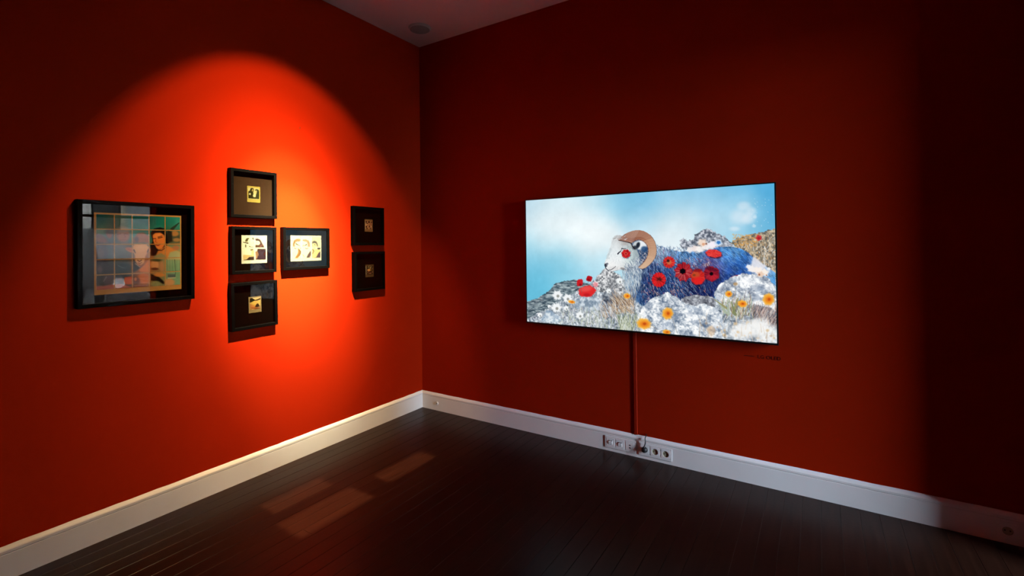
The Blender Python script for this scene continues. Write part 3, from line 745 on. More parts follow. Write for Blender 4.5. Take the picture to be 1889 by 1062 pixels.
    for (x, y, rx, ry) in ((832, 765, 29, 32), (702, 822, 38, 29), (1383, 688, 31, 32), (1240, 712, 26, 19), (1166, 658, 19, 17), (306, 700, 19, 9), (826, 868, 22, 13), (610, 668, 18, 15)):
        c.ell((x, y), rx, ry, (238, 172, 62), .98, .25, .2, .05, 7)
        c.ell((x + 2, y + 1), rx * .62, ry * .55, (224, 122, 34), .85, .5); c.ell((x + 3, y), rx * .25, ry * .25, (176, 66, 22), .7, .5)
    c.line([(850, 780), (868, 820), (882, 870)], 1.8, 1.4, (140, 140, 136), .8); c.line([(738, 826), (775, 856)], 1.8, 1.4, (150, 140, 130), .8)
    c.line([(1200, 600), (1204, 650), (1198, 690)], 1.6, 1.2, (120, 112, 96), .7); c.ell((1203, 603), 12, 9, (186, 150, 104), .8, .5)
    c.a = c.a + (c.a - c.blur(c.a, 1)) * .5
    c.a = (c.a - .55) * 1.07 + .55
    return c

TVX0, TVX1, TVZ0, TVZ1 = 1.152, 2.887, 0.871, 1.847
tv = empty('television', ((TVX0 + TVX1) / 2, 0, TVZ0))
tw, th_ = TVX1 - TVX0, TVZ1 - TVZ0
B('cabinet', (-tw/2, tw/2, -0.040, -0.012, 0, th_), 'bezel', tv, 0.002)
B('wall_mount', (-0.35, 0.35, -0.012, -0.0002, 0.25, th_ - 0.25), 'edge', tv)
bm = bmesh.new(); e_ = 0.0045
for d in ((-tw/2, -tw/2 + e_, 0, th_), (tw/2 - e_, tw/2, 0, th_), (-tw/2 + e_, tw/2 - e_, 0, e_ * 1.6), (-tw/2 + e_, tw/2 - e_, th_ - e_, th_)):
    box(bm, d[0], d[1], -0.0445, -0.0402, d[2], d[3])
build('bezel', bm, 'bezel', tv)
cv = paint_screen()
sx0, sx1, sz0, sz1 = -tw/2 + .0075, tw/2 - .0075, .011, th_ - .0075
link('screen', print_mesh('screen', cv.sample(590, 332), sx0, sx1, sz0, sz1, -0.0415), 'screen', tv)['label'] = 'lit screen showing a ram with red flowers in its blue fleece'
M['screen'].cycles.emission_sampling = 'FRONT'
tag(tv, 'thin black wall-mounted television showing a horned ram among rocks', 'television')
del cv

# ------------------------------------------------------------------ framed photographs on the left wall
def gaincol(cv, gain):
    """printed reflectance behind the colours seen under the picture lamp"""
    cv.gain = gain
    return cv

def frame_ring(bm, w, h, rail, d0, d1, b=0.0015):
    """mitred box-frame moulding, bottom edge at z = 0, from depth d0 (wall) to d1 (front)"""
    def rect(i, y): return [bm.verts.new(p) for p in ((-w/2 + i, -y, i), (w/2 - i, -y, i), (w/2 - i, -y, h - i), (-w/2 + i, -y, h - i))]
    rings = [rect(0, d0), rect(0, d1 - b), rect(b, d1), rect(rail - b, d1), rect(rail, d1 - b), rect(rail, d0)]
    for A, C in zip(rings, rings[1:] + rings[:1]):
        for k in range(4): bm.faces.new((A[k], A[(k+1) % 4], C[(k+1) % 4], C[k]))

def skirted(me, x0, x1, z0, z1, y, t):
    """give a print sheet its paper edge"""
    bm = bmesh.new(); bm.from_mesh(me)
    a = [bm.verts.new(p) for p in ((x0, y, z0), (x1, y, z0), (x1, y, z1), (x0, y, z1))]
    c = [bm.verts.new(p) for p in ((x0, y + t, z0), (x1, y + t, z0), (x1, y + t, z1), (x0, y + t, z1))]
    for k in range(4): bm.faces.new((a[k], c[k], c[(k+1) % 4], a[(k+1) % 4]))
    bm.to_mesh(me); bm.free()
    return me

def picture(label, fr, pr, matm, cv, tiles, gain, sheet_col, rail=0.019, nres=34, tilt=0.0, roll=0.0, tilelabel=None):
    """fr, pr = (y0, y1, z0, z1) of the frame and of the print on the wall; tiles = uv rectangles of the photos on the sheet"""
    y0, y1, z0, z1 = fr; w, h = y1 - y0, z1 - z0
    e = empty('framed_photograph', (0, (y0 + y1) / 2, z0), LEFT)
    e.rotation_euler = (tilt, roll, LEFT)
    D = 0.040
    bm = bmesh.new(); frame_ring(bm, w, h, rail, 0.0006, D); build('frame', bm, 'frame', e)
    B('backing_board', (-w/2 + rail, w/2 - rail, -0.008, -0.002, rail, h - rail), 'backing', e)
    B('mat_board', (-w/2 + rail, w/2 - rail, -0.0105, -0.0082, rail, h - rail), matm, e)
    B('glass_pane', (-w/2 + rail, w/2 - rail, -0.0325, -0.0305, rail, h - rail), 'glass', e)
    cx = (y0 + y1) / 2
    px0, px1, pz0, pz1 = pr[0] - cx, pr[1] - cx, pr[2] - z0, pr[3] - z0
    pw, ph = px1 - px0, pz1 - pz0
    sc_ = tuple(lin(sheet_col) / gain)
    sm = mat('photo_paper', sc_, 0.4, 0.05, noise=(60, 0.06, (1, 1, 1)))
    sheet = B('print_sheet', (px0, px1, -0.0114, -0.0107, pz0, pz1), sm, e)
    for k, (u0, u1, v0, v1) in enumerate(tiles):
        cols = np.clip(cv.sample(nres, nres, u0, u1, v0, v1) / gain, 0, .9)
        a0, a1, b0, b1 = px0 + u0 * pw, px0 + u1 * pw, pz1 - v1 * ph, pz1 - v0 * ph
        me = skirted(print_mesh('photo', cols, a0, a1, b0, b1, -0.0120), a0, a1, b0, b1, -0.0120, 0.0006)
        link('photo', me, 'print', sheet)
    tag(e, label, 'picture', 'black framed photographs on the red wall')
    return e

def paint_big():
    c = Canvas(500, 460, [(80, 75), (1068, 108), (1050, 920), (88, 1000)], 5); R = c.r
    c.a[:] = np.array([60, 60, 58]) / 255.
    c.a = c.field([(120, 150, 16, 76, 92), (350, 160, 60, 90, 92), (600, 170, 14, 88, 100), (600, 280, 60, 120, 110), (800, 150, 20, 108, 112), (800, 200, 34, 132, 120), (980, 160, 24, 124, 130), (990, 210, 50, 140, 126), (700, 130, 10, 70, 84),
                   (140, 290, 96, 130, 100), (300, 290, 70, 80, 76), (130, 500, 44, 34, 34), (250, 540, 70, 72, 74), (400, 560, 96, 100, 100), (200, 680, 40, 36, 42), (400, 700, 22, 34, 46), (150, 830, 66, 58, 52), (300, 820, 66, 66, 78), (460, 830, 52, 60, 64),
                   (600, 680, 150, 90, 50), (600, 850, 160, 100, 60), (780, 680, 150, 110, 80), (960, 660, 110, 150, 120), (960, 820, 110, 150, 126), (800, 850, 120, 110, 80), (960, 500, 130, 150, 120), (960, 330, 60, 50, 36)], 70)
    c.a += (c.noise(40, 4)[..., None] - .5) * .10
    # left figures
    c.ell((140, 370), 90, 46, (112, 62, 40), .9, .25, .35); c.ell((170, 395), 70, 24, (150, 92, 66), .5, .5, .3)
    c.ell((255, 320), 34, 50, (150, 84, 70), .85, .35); c.ell((270, 290), 60, 30, (60, 66, 74), .8, .5)
    c.ell((410, 330), 76, 84, (166, 104, 82), .9, .3); c.ell((410, 272), 80, 34, (120, 118, 120), .8, .4)
    c.line([(345, 325), (385, 318)], 6, 5, (92, 52, 48), .7); c.line([(425, 318), (465, 322)], 6, 5, (92, 52, 48), .7)
    c.line([(418, 320), (436, 352), (420, 360)], 4, 4, (120, 60, 54), .7); c.line([(380, 385), (440, 382)], 5, 4, (128, 66, 60), .7)
    c.ell((400, 450), 110, 46, (112, 106, 108), .7, .5)
    c.ell((170, 520), 70, 80, (70, 44, 40), .8, .4); c.ell((150, 540), 40, 55, (106, 70, 60), .6, .5)
    c.poly([(110, 600), (240, 640), (300, 740), (290, 770), (110, 770)], (44, 34, 40), .8, 4); c.ell((150, 720), 26, 40, (110, 84, 90), .6, .5)
    c.ell((420, 690), 74, 44, (26, 44, 62), .9, .4); c.line([(350, 672), (400, 694), (440, 700)], 3, 2, (130, 150, 162), .7)
    c.ell((255, 830), 60, 60, (88, 66, 74), .7, .5); c.line([(220, 800), (190, 850)], 7, 3, (150, 140, 140), .6)
    c.poly([(90, 900), (200, 896), (300, 876), (400, 872), (480, 900), (520, 915), (520, 960), (90, 960)], (164, 92, 84), .95, 2)
    c.line([(110, 925), (300, 900), (460, 905)], 9, 6, (186, 112, 98), .5)
    c.poly([(425, 800), (500, 790), (520, 800), (520, 876), (430, 880), (415, 850)], (186, 82, 46), 1, 2)
    # centre: arm, animal head
    c.poly([(520, 370), (570, 310), (640, 300), (700, 340), (705, 420), (520, 420)], (150, 92, 68), .95, 4); c.ell((560, 380), 24, 34, (70, 64, 68), .7, .5)
    c.ell((505, 500), 70, 26, (196, 122, 92), 1, .2, .25); c.ell((480, 492), 40, 13, (160, 88, 70), .7, .4, .25)
    c.ell((748, 492), 56, 24, (206, 130, 84), 1, .2, -.2); c.ell((760, 492), 34, 11, (150, 84, 58), .7, .4, -.2)
    c.poly([(520, 450), (550, 430), (620, 425), (680, 440), (698, 470), (690, 510), (660, 560), (640, 640), (610, 662), (570, 655), (545, 620), (540, 560), (520, 510)], (212, 158, 106), 1, 2)
    c.ell((610, 480), 60, 36, (228, 180, 128), .6, .5); c.line([(530, 500), (546, 530)], 9, 5, (60, 40, 30), .9); c.line([(694, 490), (678, 520)], 9, 5, (60, 40, 30), .9)
    c.line([(570, 612), (590, 626), (612, 610)], 6, 6, (96, 50, 36), .9); c.line([(572, 640), (594, 650), (616, 636)], 4, 4, (90, 46, 36), .8)
    c.poly([(520, 590), (545, 630), (570, 670), (610, 690), (570, 720), (520, 740)], (30, 26, 30), .9, 2); c.line([(545, 650), (600, 690)], 5, 4, (190, 170, 150), .7); c.line([(600, 690), (700, 620)], 5, 4, (60, 60, 72), .7)
    c.poly([(580, 720), (640, 660), (700, 600), (720, 640), (710, 745), (600, 740)], (206, 118, 58), .95, 3)
    c.ell((640, 810), 70, 60, (198, 112, 58), .95, .3); c.ell((560, 840), 34, 40, (96, 60, 52), .8, .4); c.ell((545, 820), 14, 20, (200, 120, 70), .8, .4)
    c.ell((600, 900), 90, 22, (140, 84, 74), .7, .5)
    # woman on the right
    c.poly([(720, 300), (760, 255), (830, 240), (880, 258), (905, 320), (915, 420), (880, 470), (850, 520), (770, 560), (720, 560), (715, 440), (740, 400)], (18, 16, 16), 1, 2)
    c.poly([(742, 330), (770, 306), (830, 300), (872, 330), (882, 390), (872, 440), (845, 480), (805, 492), (780, 470), (755, 420), (745, 380)], (222, 126, 56), 1, 2)
    c.ell((800, 340), 44, 26, (236, 150, 80), .6, .5)
    c.line([(745, 372), (775, 366)], 5, 5, (60, 26, 20), .9); c.line([(806, 362), (850, 352)], 6, 5, (60, 26, 20), .9); c.line([(800, 350), (850, 336)], 4, 4, (40, 18, 16), .8)
    c.line([(778, 375), (772, 405), (790, 412)], 4, 4, (150, 70, 34), .8); c.line([(776, 438), (800, 446), (826, 432)], 7, 5, (140, 34, 30), .9)
    c.poly([(800, 500), (860, 470), (890, 440), (960, 470), (1050, 520), (1060, 600), (870, 600), (760, 590)], (206, 126, 62), .95, 3)
    c.line([(790, 500), (840, 500), (890, 465)], 5, 4, (60, 18, 16), .9)
    c.poly([(930, 520), (1000, 500), (1055, 520), (1055, 600), (900, 600)], (156, 172, 140), .9, 3); c.poly([(760, 560), (830, 530), (890, 560), (890, 610), (740, 610)], (120, 134, 110), .8, 3)
    c.ell((990, 310), 46, 30, (180, 122, 70), .9, .35); c.ell((1010, 380), 40, 20, (176, 128, 80), .8, .4); c.poly([(905, 270), (960, 290), (960, 400), (905, 420)], (30, 26, 20), .9, 3); c.ell((1000, 470), 40, 26, (176, 104, 74), .8, .4)
    c.line([(960, 260), (1040, 190)], 18, 6, (36, 40, 34), .8)
    c.ell((760, 660), 46, 50, (206, 146, 100), .95, .3); c.ell((760, 705), 40, 14, (70, 36, 28), .8, .4); c.ell((780, 610), 60, 14, (46, 60, 40), .8, .5); c.ell((840, 680), 26, 60, (190, 130, 92), .7, .5)
    for k in range(12):
        x = 890 + k * 13; c.line([(x, 600), (x + R.normal(0, 4), 740)], 3, 2, [(150, 176, 140), (84, 120, 100)][k % 2], .5)
    c.line([(985, 600), (990, 740), (980, 800)], 3, 3, (40, 50, 44), .8)
    c.poly([(715, 760), (800, 790), (870, 850), (860, 870), (780, 850), (715, 830)], (20, 18, 18), .95, 2); c.ell((810, 770), 60, 22, (204, 128, 66), .9, .3)
    c.ell((770, 870), 56, 34, (146, 150, 110), .9, .3)
    for k in range(8): c.line([(730 + k * 13, 850), (722 + k * 13, 895)], 2, 2, (80, 92, 66), .7)
    c.ell((920, 850), 56, 40, (196, 140, 96), .9, .35); c.poly([(900, 760), (985, 760), (985, 800), (900, 800)], (70, 84, 96), .8, 2); c.line([(905, 805), (985, 800)], 5, 5, (190, 186, 164), .8)
    return c

def paint_top():
    c = Canvas(150, 180, [(310, 255), (775, 290), (770, 848), (310, 825)], 2)
    c.a[:] = np.array([250, 232, 160]) / 255.
    D = (62, 58, 26)
    c.poly([(350, 460), (400, 430), (430, 340), (490, 325), (540, 350), (545, 400), (520, 500), (560, 600), (620, 680), (740, 700), (740, 720), (350, 700)], D, 1, 1)
    c.ell((500, 410), 26, 48, (214, 180, 110), .9, .3, .3); c.ell((405, 545), 36, 34, (250, 236, 180), 1, .2)
    c.poly([(580, 400), (640, 365), (710, 385), (740, 460), (750, 560), (745, 715), (600, 715), (620, 560), (650, 500)], (70, 72, 44), 1, 1)
    c.ell((625, 455), 30, 44, (240, 222, 150), 1, .25); c.ell((560, 600), 52, 60, (252, 240, 184), 1, .3)
    c.line([(600, 420), (680, 400), (720, 470)], 8, 6, (110, 106, 66), .7)
    return c

def paint_mid():
    c = Canvas(200, 220, [(180, 125), (882, 130), (865, 905), (160, 928)], 3)
    c.a[:] = np.array([255, 246, 214]) / 255.
    D = (74, 52, 34)
    c.poly([(270, 310), (300, 230), (350, 205), (400, 215), (360, 250), (340, 310)], (104, 92, 56), 1, 1)
    c.line([(215, 325), (290, 340), (350, 350)], 10, 16, (62, 44, 26), 1); c.ell((288, 430), 16, 44, (92, 84, 56), .9, .3)
    c.poly([(460, 215), (500, 190), (525, 240), (500, 260)], (112, 104, 92), .9, 1); c.line([(390, 440), (420, 455), (500, 462)], 10, 6, (84, 74, 60), .9); c.line([(490, 320), (515, 350)], 8, 6, (140, 150, 130), .8)
    c.poly([(555, 230), (620, 222), (690, 250), (740, 350), (805, 470), (550, 470), (560, 400), (600, 400), (680, 340), (640, 290), (570, 280)], (96, 60, 44), 1, 1)
    c.ell((622, 345), 62, 62, (255, 246, 206), 1, .15); c.line([(575, 330), (600, 325)], 6, 5, (120, 90, 66), .8); c.line([(670, 470), (700, 420), (760, 400)], 7, 5, (214, 110, 80), .9)
    c.poly([(200, 700), (500, 690), (505, 740), (400, 730), (320, 800), (200, 825)], (232, 190, 120), .9, 3); c.poly([(310, 800), (380, 735), (505, 730), (505, 825), (205, 828)], (66, 42, 28), 1, 1)
    c.line([(205, 690), (440, 700)], 14, 8, (226, 180, 90), .6); c.poly([(410, 515), (500, 515), (470, 560), (425, 570)], (120, 100, 60), .9, 1); c.poly([(440, 560), (510, 550), (505, 720), (440, 700)], (244, 208, 140), .9, 2)
    c.poly([(610, 510), (840, 512), (835, 812), (550, 815), (560, 700), (550, 590), (600, 575)], (72, 42, 40), 1, 1)
    c.poly([(555, 600), (610, 580), (640, 680), (600, 760), (560, 810), (550, 700)], (206, 150, 104), .85, 2); c.line([(580, 620), (610, 700), (600, 800)], 6, 5, (80, 56, 36), .8)
    return c

def paint_three():
    c = Canvas(260, 210, [(180, 145), (1108, 152), (1100, 890), (180, 932)], 4)
    c.a[:] = np.array([255, 244, 206]) / 255.
    c.poly([(815, 180), (1090, 180), (1080, 520), (815, 520)], (250, 222, 172), 1, 2)
    Bn = (176, 134, 92)
    c.poly([(258, 485), (255, 390), (290, 290), (380, 245), (470, 250), (490, 300), (440, 330), (370, 330), (320, 370), (300, 430), (310, 480)], Bn, 1, 1)
    c.line([(330, 300), (430, 280), (480, 280)], 10, 8, (214, 160, 96), .8); c.line([(265, 430), (300, 300), (400, 258)], 6, 5, (120, 92, 70), .7)
    c.poly([(770, 485), (765, 390), (730, 300), (640, 262), (560, 270), (540, 300), (600, 330), (680, 350), (700, 430), (695, 485)], (184, 150, 116), 1, 1)
    c.line([(560, 290), (660, 290), (740, 380)], 8, 7, (132, 104, 84), .7); c.line([(610, 300), (690, 330)], 8, 6, (220, 180, 130), .8)
    for P in ([(345, 395), (380, 420), (415, 440)], [(665, 420), (630, 440), (600, 460)]): c.line(P, 14, 8, (76, 74, 52), 1)
    for P in ([(430, 440), (460, 465)], [(575, 440), (550, 470)], [(290, 525), (320, 550), (355, 540)], [(630, 530), (670, 552), (715, 520)], [(480, 520), (492, 548)]): c.line(P, 11, 8, (120, 108, 72), .9)
    c.line([(478, 190), (496, 210)], 8, 6, (150, 140, 110), .8); c.line([(770, 185), (800, 205)], 8, 6, (150, 140, 110), .8)
    c.poly([(400, 530), (440, 560), (490, 620), (490, 700), (440, 770), (390, 830), (310, 830), (350, 770), (400, 690), (410, 610)], (180, 124, 56), 1, 2); c.line([(430, 560), (485, 640), (440, 760)], 10, 10, (110, 82, 40), .7)
    c.poly([(655, 815), (700, 720), (760, 630), (805, 605), (805, 740), (740, 815)], (104, 74, 64), 1, 1); c.line([(545, 725), (590, 780)], 8, 6, (110, 92, 66), .9)
    c.ell((900, 450), 80, 90, (252, 226, 160), 1, .15)
    c.poly([(828, 400), (835, 330), (900, 300), (970, 330), (1000, 400), (1010, 480), (980, 470), (950, 390), (890, 375)], (104, 92, 80), 1, 1)
    c.line([(905, 415), (930, 440)], 12, 9, (70, 60, 46), 1); c.line([(840, 430), (860, 440)], 9, 7, (110, 96, 70), 1); c.line([(870, 510), (910, 520)], 8, 6, (170, 110, 76), .9)
    c.poly([(815, 560), (900, 550), (1000, 560), (1090, 570), (1080, 810), (820, 815)], (240, 208, 138), 1, 2); c.line([(850, 560), (880, 620), (840, 700)], 14, 9, (120, 90, 60), .9)
    c.ell((1030, 535), 46, 36, (76, 60, 48), 1, .2); c.poly([(940, 810), (1010, 680), (1085, 600), (1080, 810)], (92, 62, 66), 1, 1); c.line([(960, 800), (900, 815)], 12, 8, (150, 120, 60), .8)
    c.ell((800, 780), 40, 34, (246, 190, 160), .9, .3)
    return c

def paint_bot():
    c = Canvas(150, 180, [(300, 275), (808, 235), (803, 838), (298, 888)], 6)
    c.a[:] = np.array([160, 130, 88]) / 255.
    c.a = c.field([(550, 310, 255, 214, 150), (700, 300, 250, 200, 140), (450, 480, 240, 190, 90), (600, 460, 236, 180, 96), (500, 550, 248, 206, 90), (700, 520, 244, 200, 110), (400, 620, 196, 120, 70), (480, 660, 226, 110, 62), (700, 650, 230, 190, 150), (400, 720, 220, 150, 90), (650, 700, 150, 70, 36), (500, 780, 170, 110, 44), (700, 780, 160, 110, 50), (400, 830, 150, 120, 40)], 60)
    c.poly([(345, 330), (430, 300), (480, 340), (560, 390), (640, 370), (770, 320), (770, 370), (640, 410), (520, 420), (430, 460), (345, 490)], (44, 34, 20), 1, 1); c.ell((440, 400), 30, 24, (40, 66, 46), .8, .4)
    c.poly([(550, 650), (580, 580), (640, 520), (690, 540), (720, 620), (770, 630), (640, 660)], (66, 44, 26), 1, 1); c.line([(400, 690), (480, 700), (740, 700)], 9, 9, (110, 44, 26), .9); c.line([(420, 740), (520, 735)], 9, 7, (250, 196, 130), .9)
    return c

def paint_r1():
    c = Canvas(120, 160, [(325, 240), (745, 235), (740, 850), (325, 855)], 7)
    c.a[:] = np.array([132, 96, 74]) / 255.
    for (x, y, rx, ry, col) in ((400, 370, 45, 45, (44, 14, 8)), (545, 370, 45, 45, (30, 8, 4)), (690, 380, 45, 40, (60, 24, 18)), (460, 460, 40, 16, (34, 8, 4)), (440, 520, 70, 28, (206, 146, 112)), (455, 540, 30, 14, (60, 26, 14)), (410, 610, 34, 44, (30, 8, 6)), (470, 620, 24, 36, (176, 126, 108)), (580, 590, 28, 38, (50, 10, 4)), (650, 590, 26, 54, (206, 148, 128)), (620, 490, 40, 36, (150, 86, 62)), (540, 460, 26, 26, (176, 120, 96)), (700, 440, 30, 30, (150, 100, 92)), (715, 570, 26, 50, (80, 24, 14)), (440, 690, 40, 30, (70, 30, 12)), (520, 690, 20, 36, (170, 122, 90)), (625, 690, 24, 30, (54, 16, 6)), (690, 690, 28, 40, (150, 104, 88))):
        c.ell((x, y), rx, ry, col, .95, .3)
    c.poly([(325, 750), (745, 750), (745, 850), (325, 850)], (84, 56, 30), 1, 2)
    return c

def paint_r2():
    c = Canvas(120, 160, [(360, 200), (790, 205), (790, 825), (360, 840)], 8)
    c.a[:] = np.array([50, 38, 26]) / 255.
    for (x, y, rx, ry, col) in ((575, 265, 70, 30, (112, 98, 76)), (515, 330, 22, 60, (120, 106, 78)), (610, 370, 34, 50, (150, 122, 90)), (670, 320, 30, 40, (96, 80, 54)), (550, 480, 100, 62, (190, 134, 84)), (540, 540, 50, 26, (160, 100, 70)), (660, 480, 70, 34, (90, 62, 26)), (600, 580, 110, 32, (40, 8, 6)), (600, 640, 70, 26, (130, 84, 70)), (720, 585, 34, 26, (124, 84, 72)), (480, 600, 34, 30, (110, 66, 52)), (710, 410, 40, 18, (110, 84, 50))):
        c.ell((x, y), rx, ry, col, .95, .3)
    c.poly([(360, 690), (790, 690), (790, 825), (360, 840)], (70, 40, 26), 1, 4)
    return c

def grid_tiles(cols, rows, u0, u1, v0, v1, g):
    pu, pv = (u1 - u0) / cols, (v1 - v0) / rows
    return [(u0 + i * pu + g / 2, u0 + (i + 1) * pu - g / 2, v0 + j * pv + g / 2, v0 + (j + 1) * pv - g / 2) for j in range(rows) for i in range(cols)]

one = [(.085, .915, .10, .80)]
picture('largest black frame, colour collage of 25 photos with a woman and a white animal', (-2.522, -1.983, 1.194, 1.739), (-2.447, -2.042, 1.255, 1.678), 'mat_black', paint_big(), grid_tiles(5, 5, .016, .99, .014, .945, .012), 1.9, (176, 128, 70), rail=.020, nres=34)
picture('small square black frame with brown mat, topmost of the centre column', (-1.771, -1.462, 1.682, 1.992), (-1.652, -1.564, 1.786, 1.891), 'mat_brown', paint_top(), one, 11.0, (232, 200, 96), nres=44)
picture('square black frame with four bright photos, middle of the centre column', (-1.766, -1.467, 1.323, 1.625), (-1.691, -1.519, 1.387, 1.571), 'mat_black', paint_mid(), grid_tiles(2, 2, .035, .965, .035, .90, .035), 8.0, (255, 244, 214), nres=40)
picture('wide black frame with six bright photos, beside the centre column', (-1.417, -1.041, 1.331, 1.628), (-1.346, -1.095, 1.390, 1.573), 'mat_black', paint_three(), grid_tiles(3, 2, .02, .98, .04, .90, .02), 9.0, (255, 242, 206), nres=40)
picture('square black frame with one golden landscape photo, bottom of the centre column', (-1.768, -1.459, 0.967, 1.268), (-1.644, -1.558, 1.065, 1.170), 'mat_black', paint_bot(), [(.085, .915, .08, .80)], 6.5, (170, 140, 96), nres=44, roll=math.radians(-0.8))
picture('small dark frame nearest the corner, upper of the two', (-0.813, -0.493, 1.500, 1.812), (-0.680, -0.595, 1.611, 1.712), 'mat_black', paint_r1(), one, 1.9, (112, 80, 56), nres=36)
picture('small dark frame nearest the corner, lower of the two', (-0.806, -0.488, 1.132, 1.447), (-0.676, -0.588, 1.239, 1.341), 'mat_black', paint_r2(), one, 1.9, (76, 54, 36), nres=36)

# ------------------------------------------------------------------ sockets, plug, cable run, lettering, ceiling fittings
SB = -0.0175       # face of the right skirting board
def gang(e, x, zc, kind):
    """one 71 mm socket insert around local x; face towards -y"""
    s = 0.0305
    bm = bmesh.new()
    if kind in ('power', 'round'):
        # insert plate with a round well
        ro, ri, nn = 0.0215, 0.0200, 32
        sq = []; top = []; well = []; bot = []
        for k in range(nn):
            t = 2 * math.pi * (k + .5) / nn; c_, s_ = math.cos(t), math.sin(t)
            m_ = max(abs(c_), abs(s_))
            sq.append(bm.verts.new((x + s * c_ / m_, -0.0105, zc + s * s_ / m_)))
            top.append(bm.verts.new((x + ro * c_, -0.0110, zc + ro * s_)))
            well.append(bm.verts.new((x + ri * c_, -0.0100, zc + ri * s_)))
            bot.append(bm.verts.new((x + ri * .96 * c_, 0.0, zc + ri * .96 * s_)))
        side = [bm.verts.new((v.co.x, -0.006, v.co.z)) for v in sq]
        for A, C in ((side, sq), (sq, top), (top, well)):
            for k in range(nn): bm.faces.new((A[k], A[(k+1) % nn], C[(k+1) % nn], C[k]))
        ins = build('insert', bm, 'socket', e)
        bm = bmesh.new()
        a = [bm.verts.new((v[0], v[1], v[2])) for v in [(x + ri * math.cos(2*math.pi*(k+.5)/nn), -0.0100, zc + ri * math.sin(2*math.pi*(k+.5)/nn)) for k in range(nn)]]
        b = [bm.verts.new((x + ri * .96 * math.cos(2*math.pi*(k+.5)/nn), -0.0008, zc + ri * .96 * math.sin(2*math.pi*(k+.5)/nn))) for k in range(nn)]
        for k in range(nn): bm.faces.new((a[k], a[(k+1) % nn], b[(k+1) % nn], b[k]))
        bm.faces.new(b)
        build('well', bm, 'socket_in', ins)
        for sx_ in (-1, 1):
            bm = bmesh.new(); cyl(bm, Vector((x + sx_ * .0095, -0.0013, zc)),   .0036, .0036, .001, 'Y', 12); build('pin_hole', bm, 'socket_dark', ins)
        for sz_ in (-1, 1):
            bm = bmesh.new(); box(bm, x - .002, x + .002, -.006, -.001, zc + sz_ * .0185 - .0012, zc + sz_ * .0185 + .0012); build('earth_contact', bm, 'brass', ins)
    else:
        box(bm, x - s, x + s, -0.0105, -0.006, zc - s, zc + s, 0.0012)
        ins = build('insert', bm, 'socket', e)
        if kind == 'data':
            bm = bmesh.new()      # sloping outlet block with a shuttered jack
            vv = [bm.verts.new(p) for p in ((x - .015, -.0106, zc - .017), (x + .015, -.0106, zc - .017), (x + .015, -.0106, zc + .012), (x - .015, -.0106, zc + .012),
                                            (x - .013, -.0145, zc - .015), (x + .013, -.0145, zc - .015), (x + .013, -.0185, zc + .004), (x - .013, -.0185, zc + .004))]
            for f in ((0,1,5,4), (1,2,6,5), (2,3,7,6), (3,0,4,7), (4,5,6,7)): bm.faces.new([vv[k] for k in f])
            build('outlet_block', bm, 'socket', ins)
            for sx_ in (-1, 1):
                bm = bmesh.new(); box(bm, x + sx_ * .0072 - .005, x + sx_ * .0072 + .005, -.0150, -.0107, zc + .0062, zc + .0125); build('jack_opening', bm, 'socket_dark', ins)
        else:
            for dz in (-.0105, .0075):
                bm = bmesh.new(); box(bm, x - .0066, x + .0066, -.0113, -.0106, zc + dz - .003, zc + dz + .003); build('port', bm, 'socket_dark', ins)

def socket_panel(x0, kinds, zc, label):
    n_ = len(kinds); w = 0.071 * n_ + 0.010
    e = empty('socket_panel', (x0, SB, zc))
    # surround with one opening per insert
    bm = bmesh.new(); xl = -w / 2; hh = 0.0405; op = 0.0308
    xs = [xl + 0.005 + 0.071 * (k + .5) for k in range(n_)]
    edges_ = [xl] + [v for x in xs for v in (x - op, x + op)] + [-xl]
    for a, b in zip(edges_[::2], edges_[1::2]): box(bm, a, b, -.0085, -.0002, -hh, hh)
    for x in xs:
        box(bm, x - op, x + op, -.0085, -.0002, op, hh); box(bm, x - op, x + op, -.0085, -.0002, -hh, -op)
    build('surround', bm, 'socket', e)
    for x, k in zip(xs, kinds): gang(e, x, 0, k)
    for ch in [o for o in bpy.data.objects if o.parent == e or (o.parent and o.parent.parent == e)]:
        ch.data.transform(Matrix.Scale(0.45, 4, (0, 1, 0)))
    tag(e, label, 'socket')
    return e, xs
socket_panel(1.897, ['data', 'data', 'port'], 0.066, 'white three-part data socket panel in the skirting, left of the black plug')
socket_panel(2.142, ['power', 'power', 'power'], 0.066, 'white three-part power socket panel in the skirting, holding the black plug')
socket_panel(3.845, ['power'], 0.064, 'single white power socket in the dark right end of the skirting')
ec = empty('cable_outlet', (0.195, SB, 0.066))
bm = bmesh.new(); cyl(bm, Vector((0, -.003, 0)), .015, .0135, .0058, 'Y', 28, .0012); build('cover', bm, 'socket', ec)
bm = bmesh.new(); cyl(bm, Vector((.002, -.0068, .001)), .0065, .0055, .004, 'Y', 20); build('nozzle', bm, 'socket_in', ec)
bm = bmesh.new(); cyl(bm, Vector((.003, -.0092, .002)), .004, .004, .001, 'Y', 16); build('opening', bm, 'socket_dark', ec)
tag(ec, 'small round white cable outlet on the skirting near the corner', 'outlet')

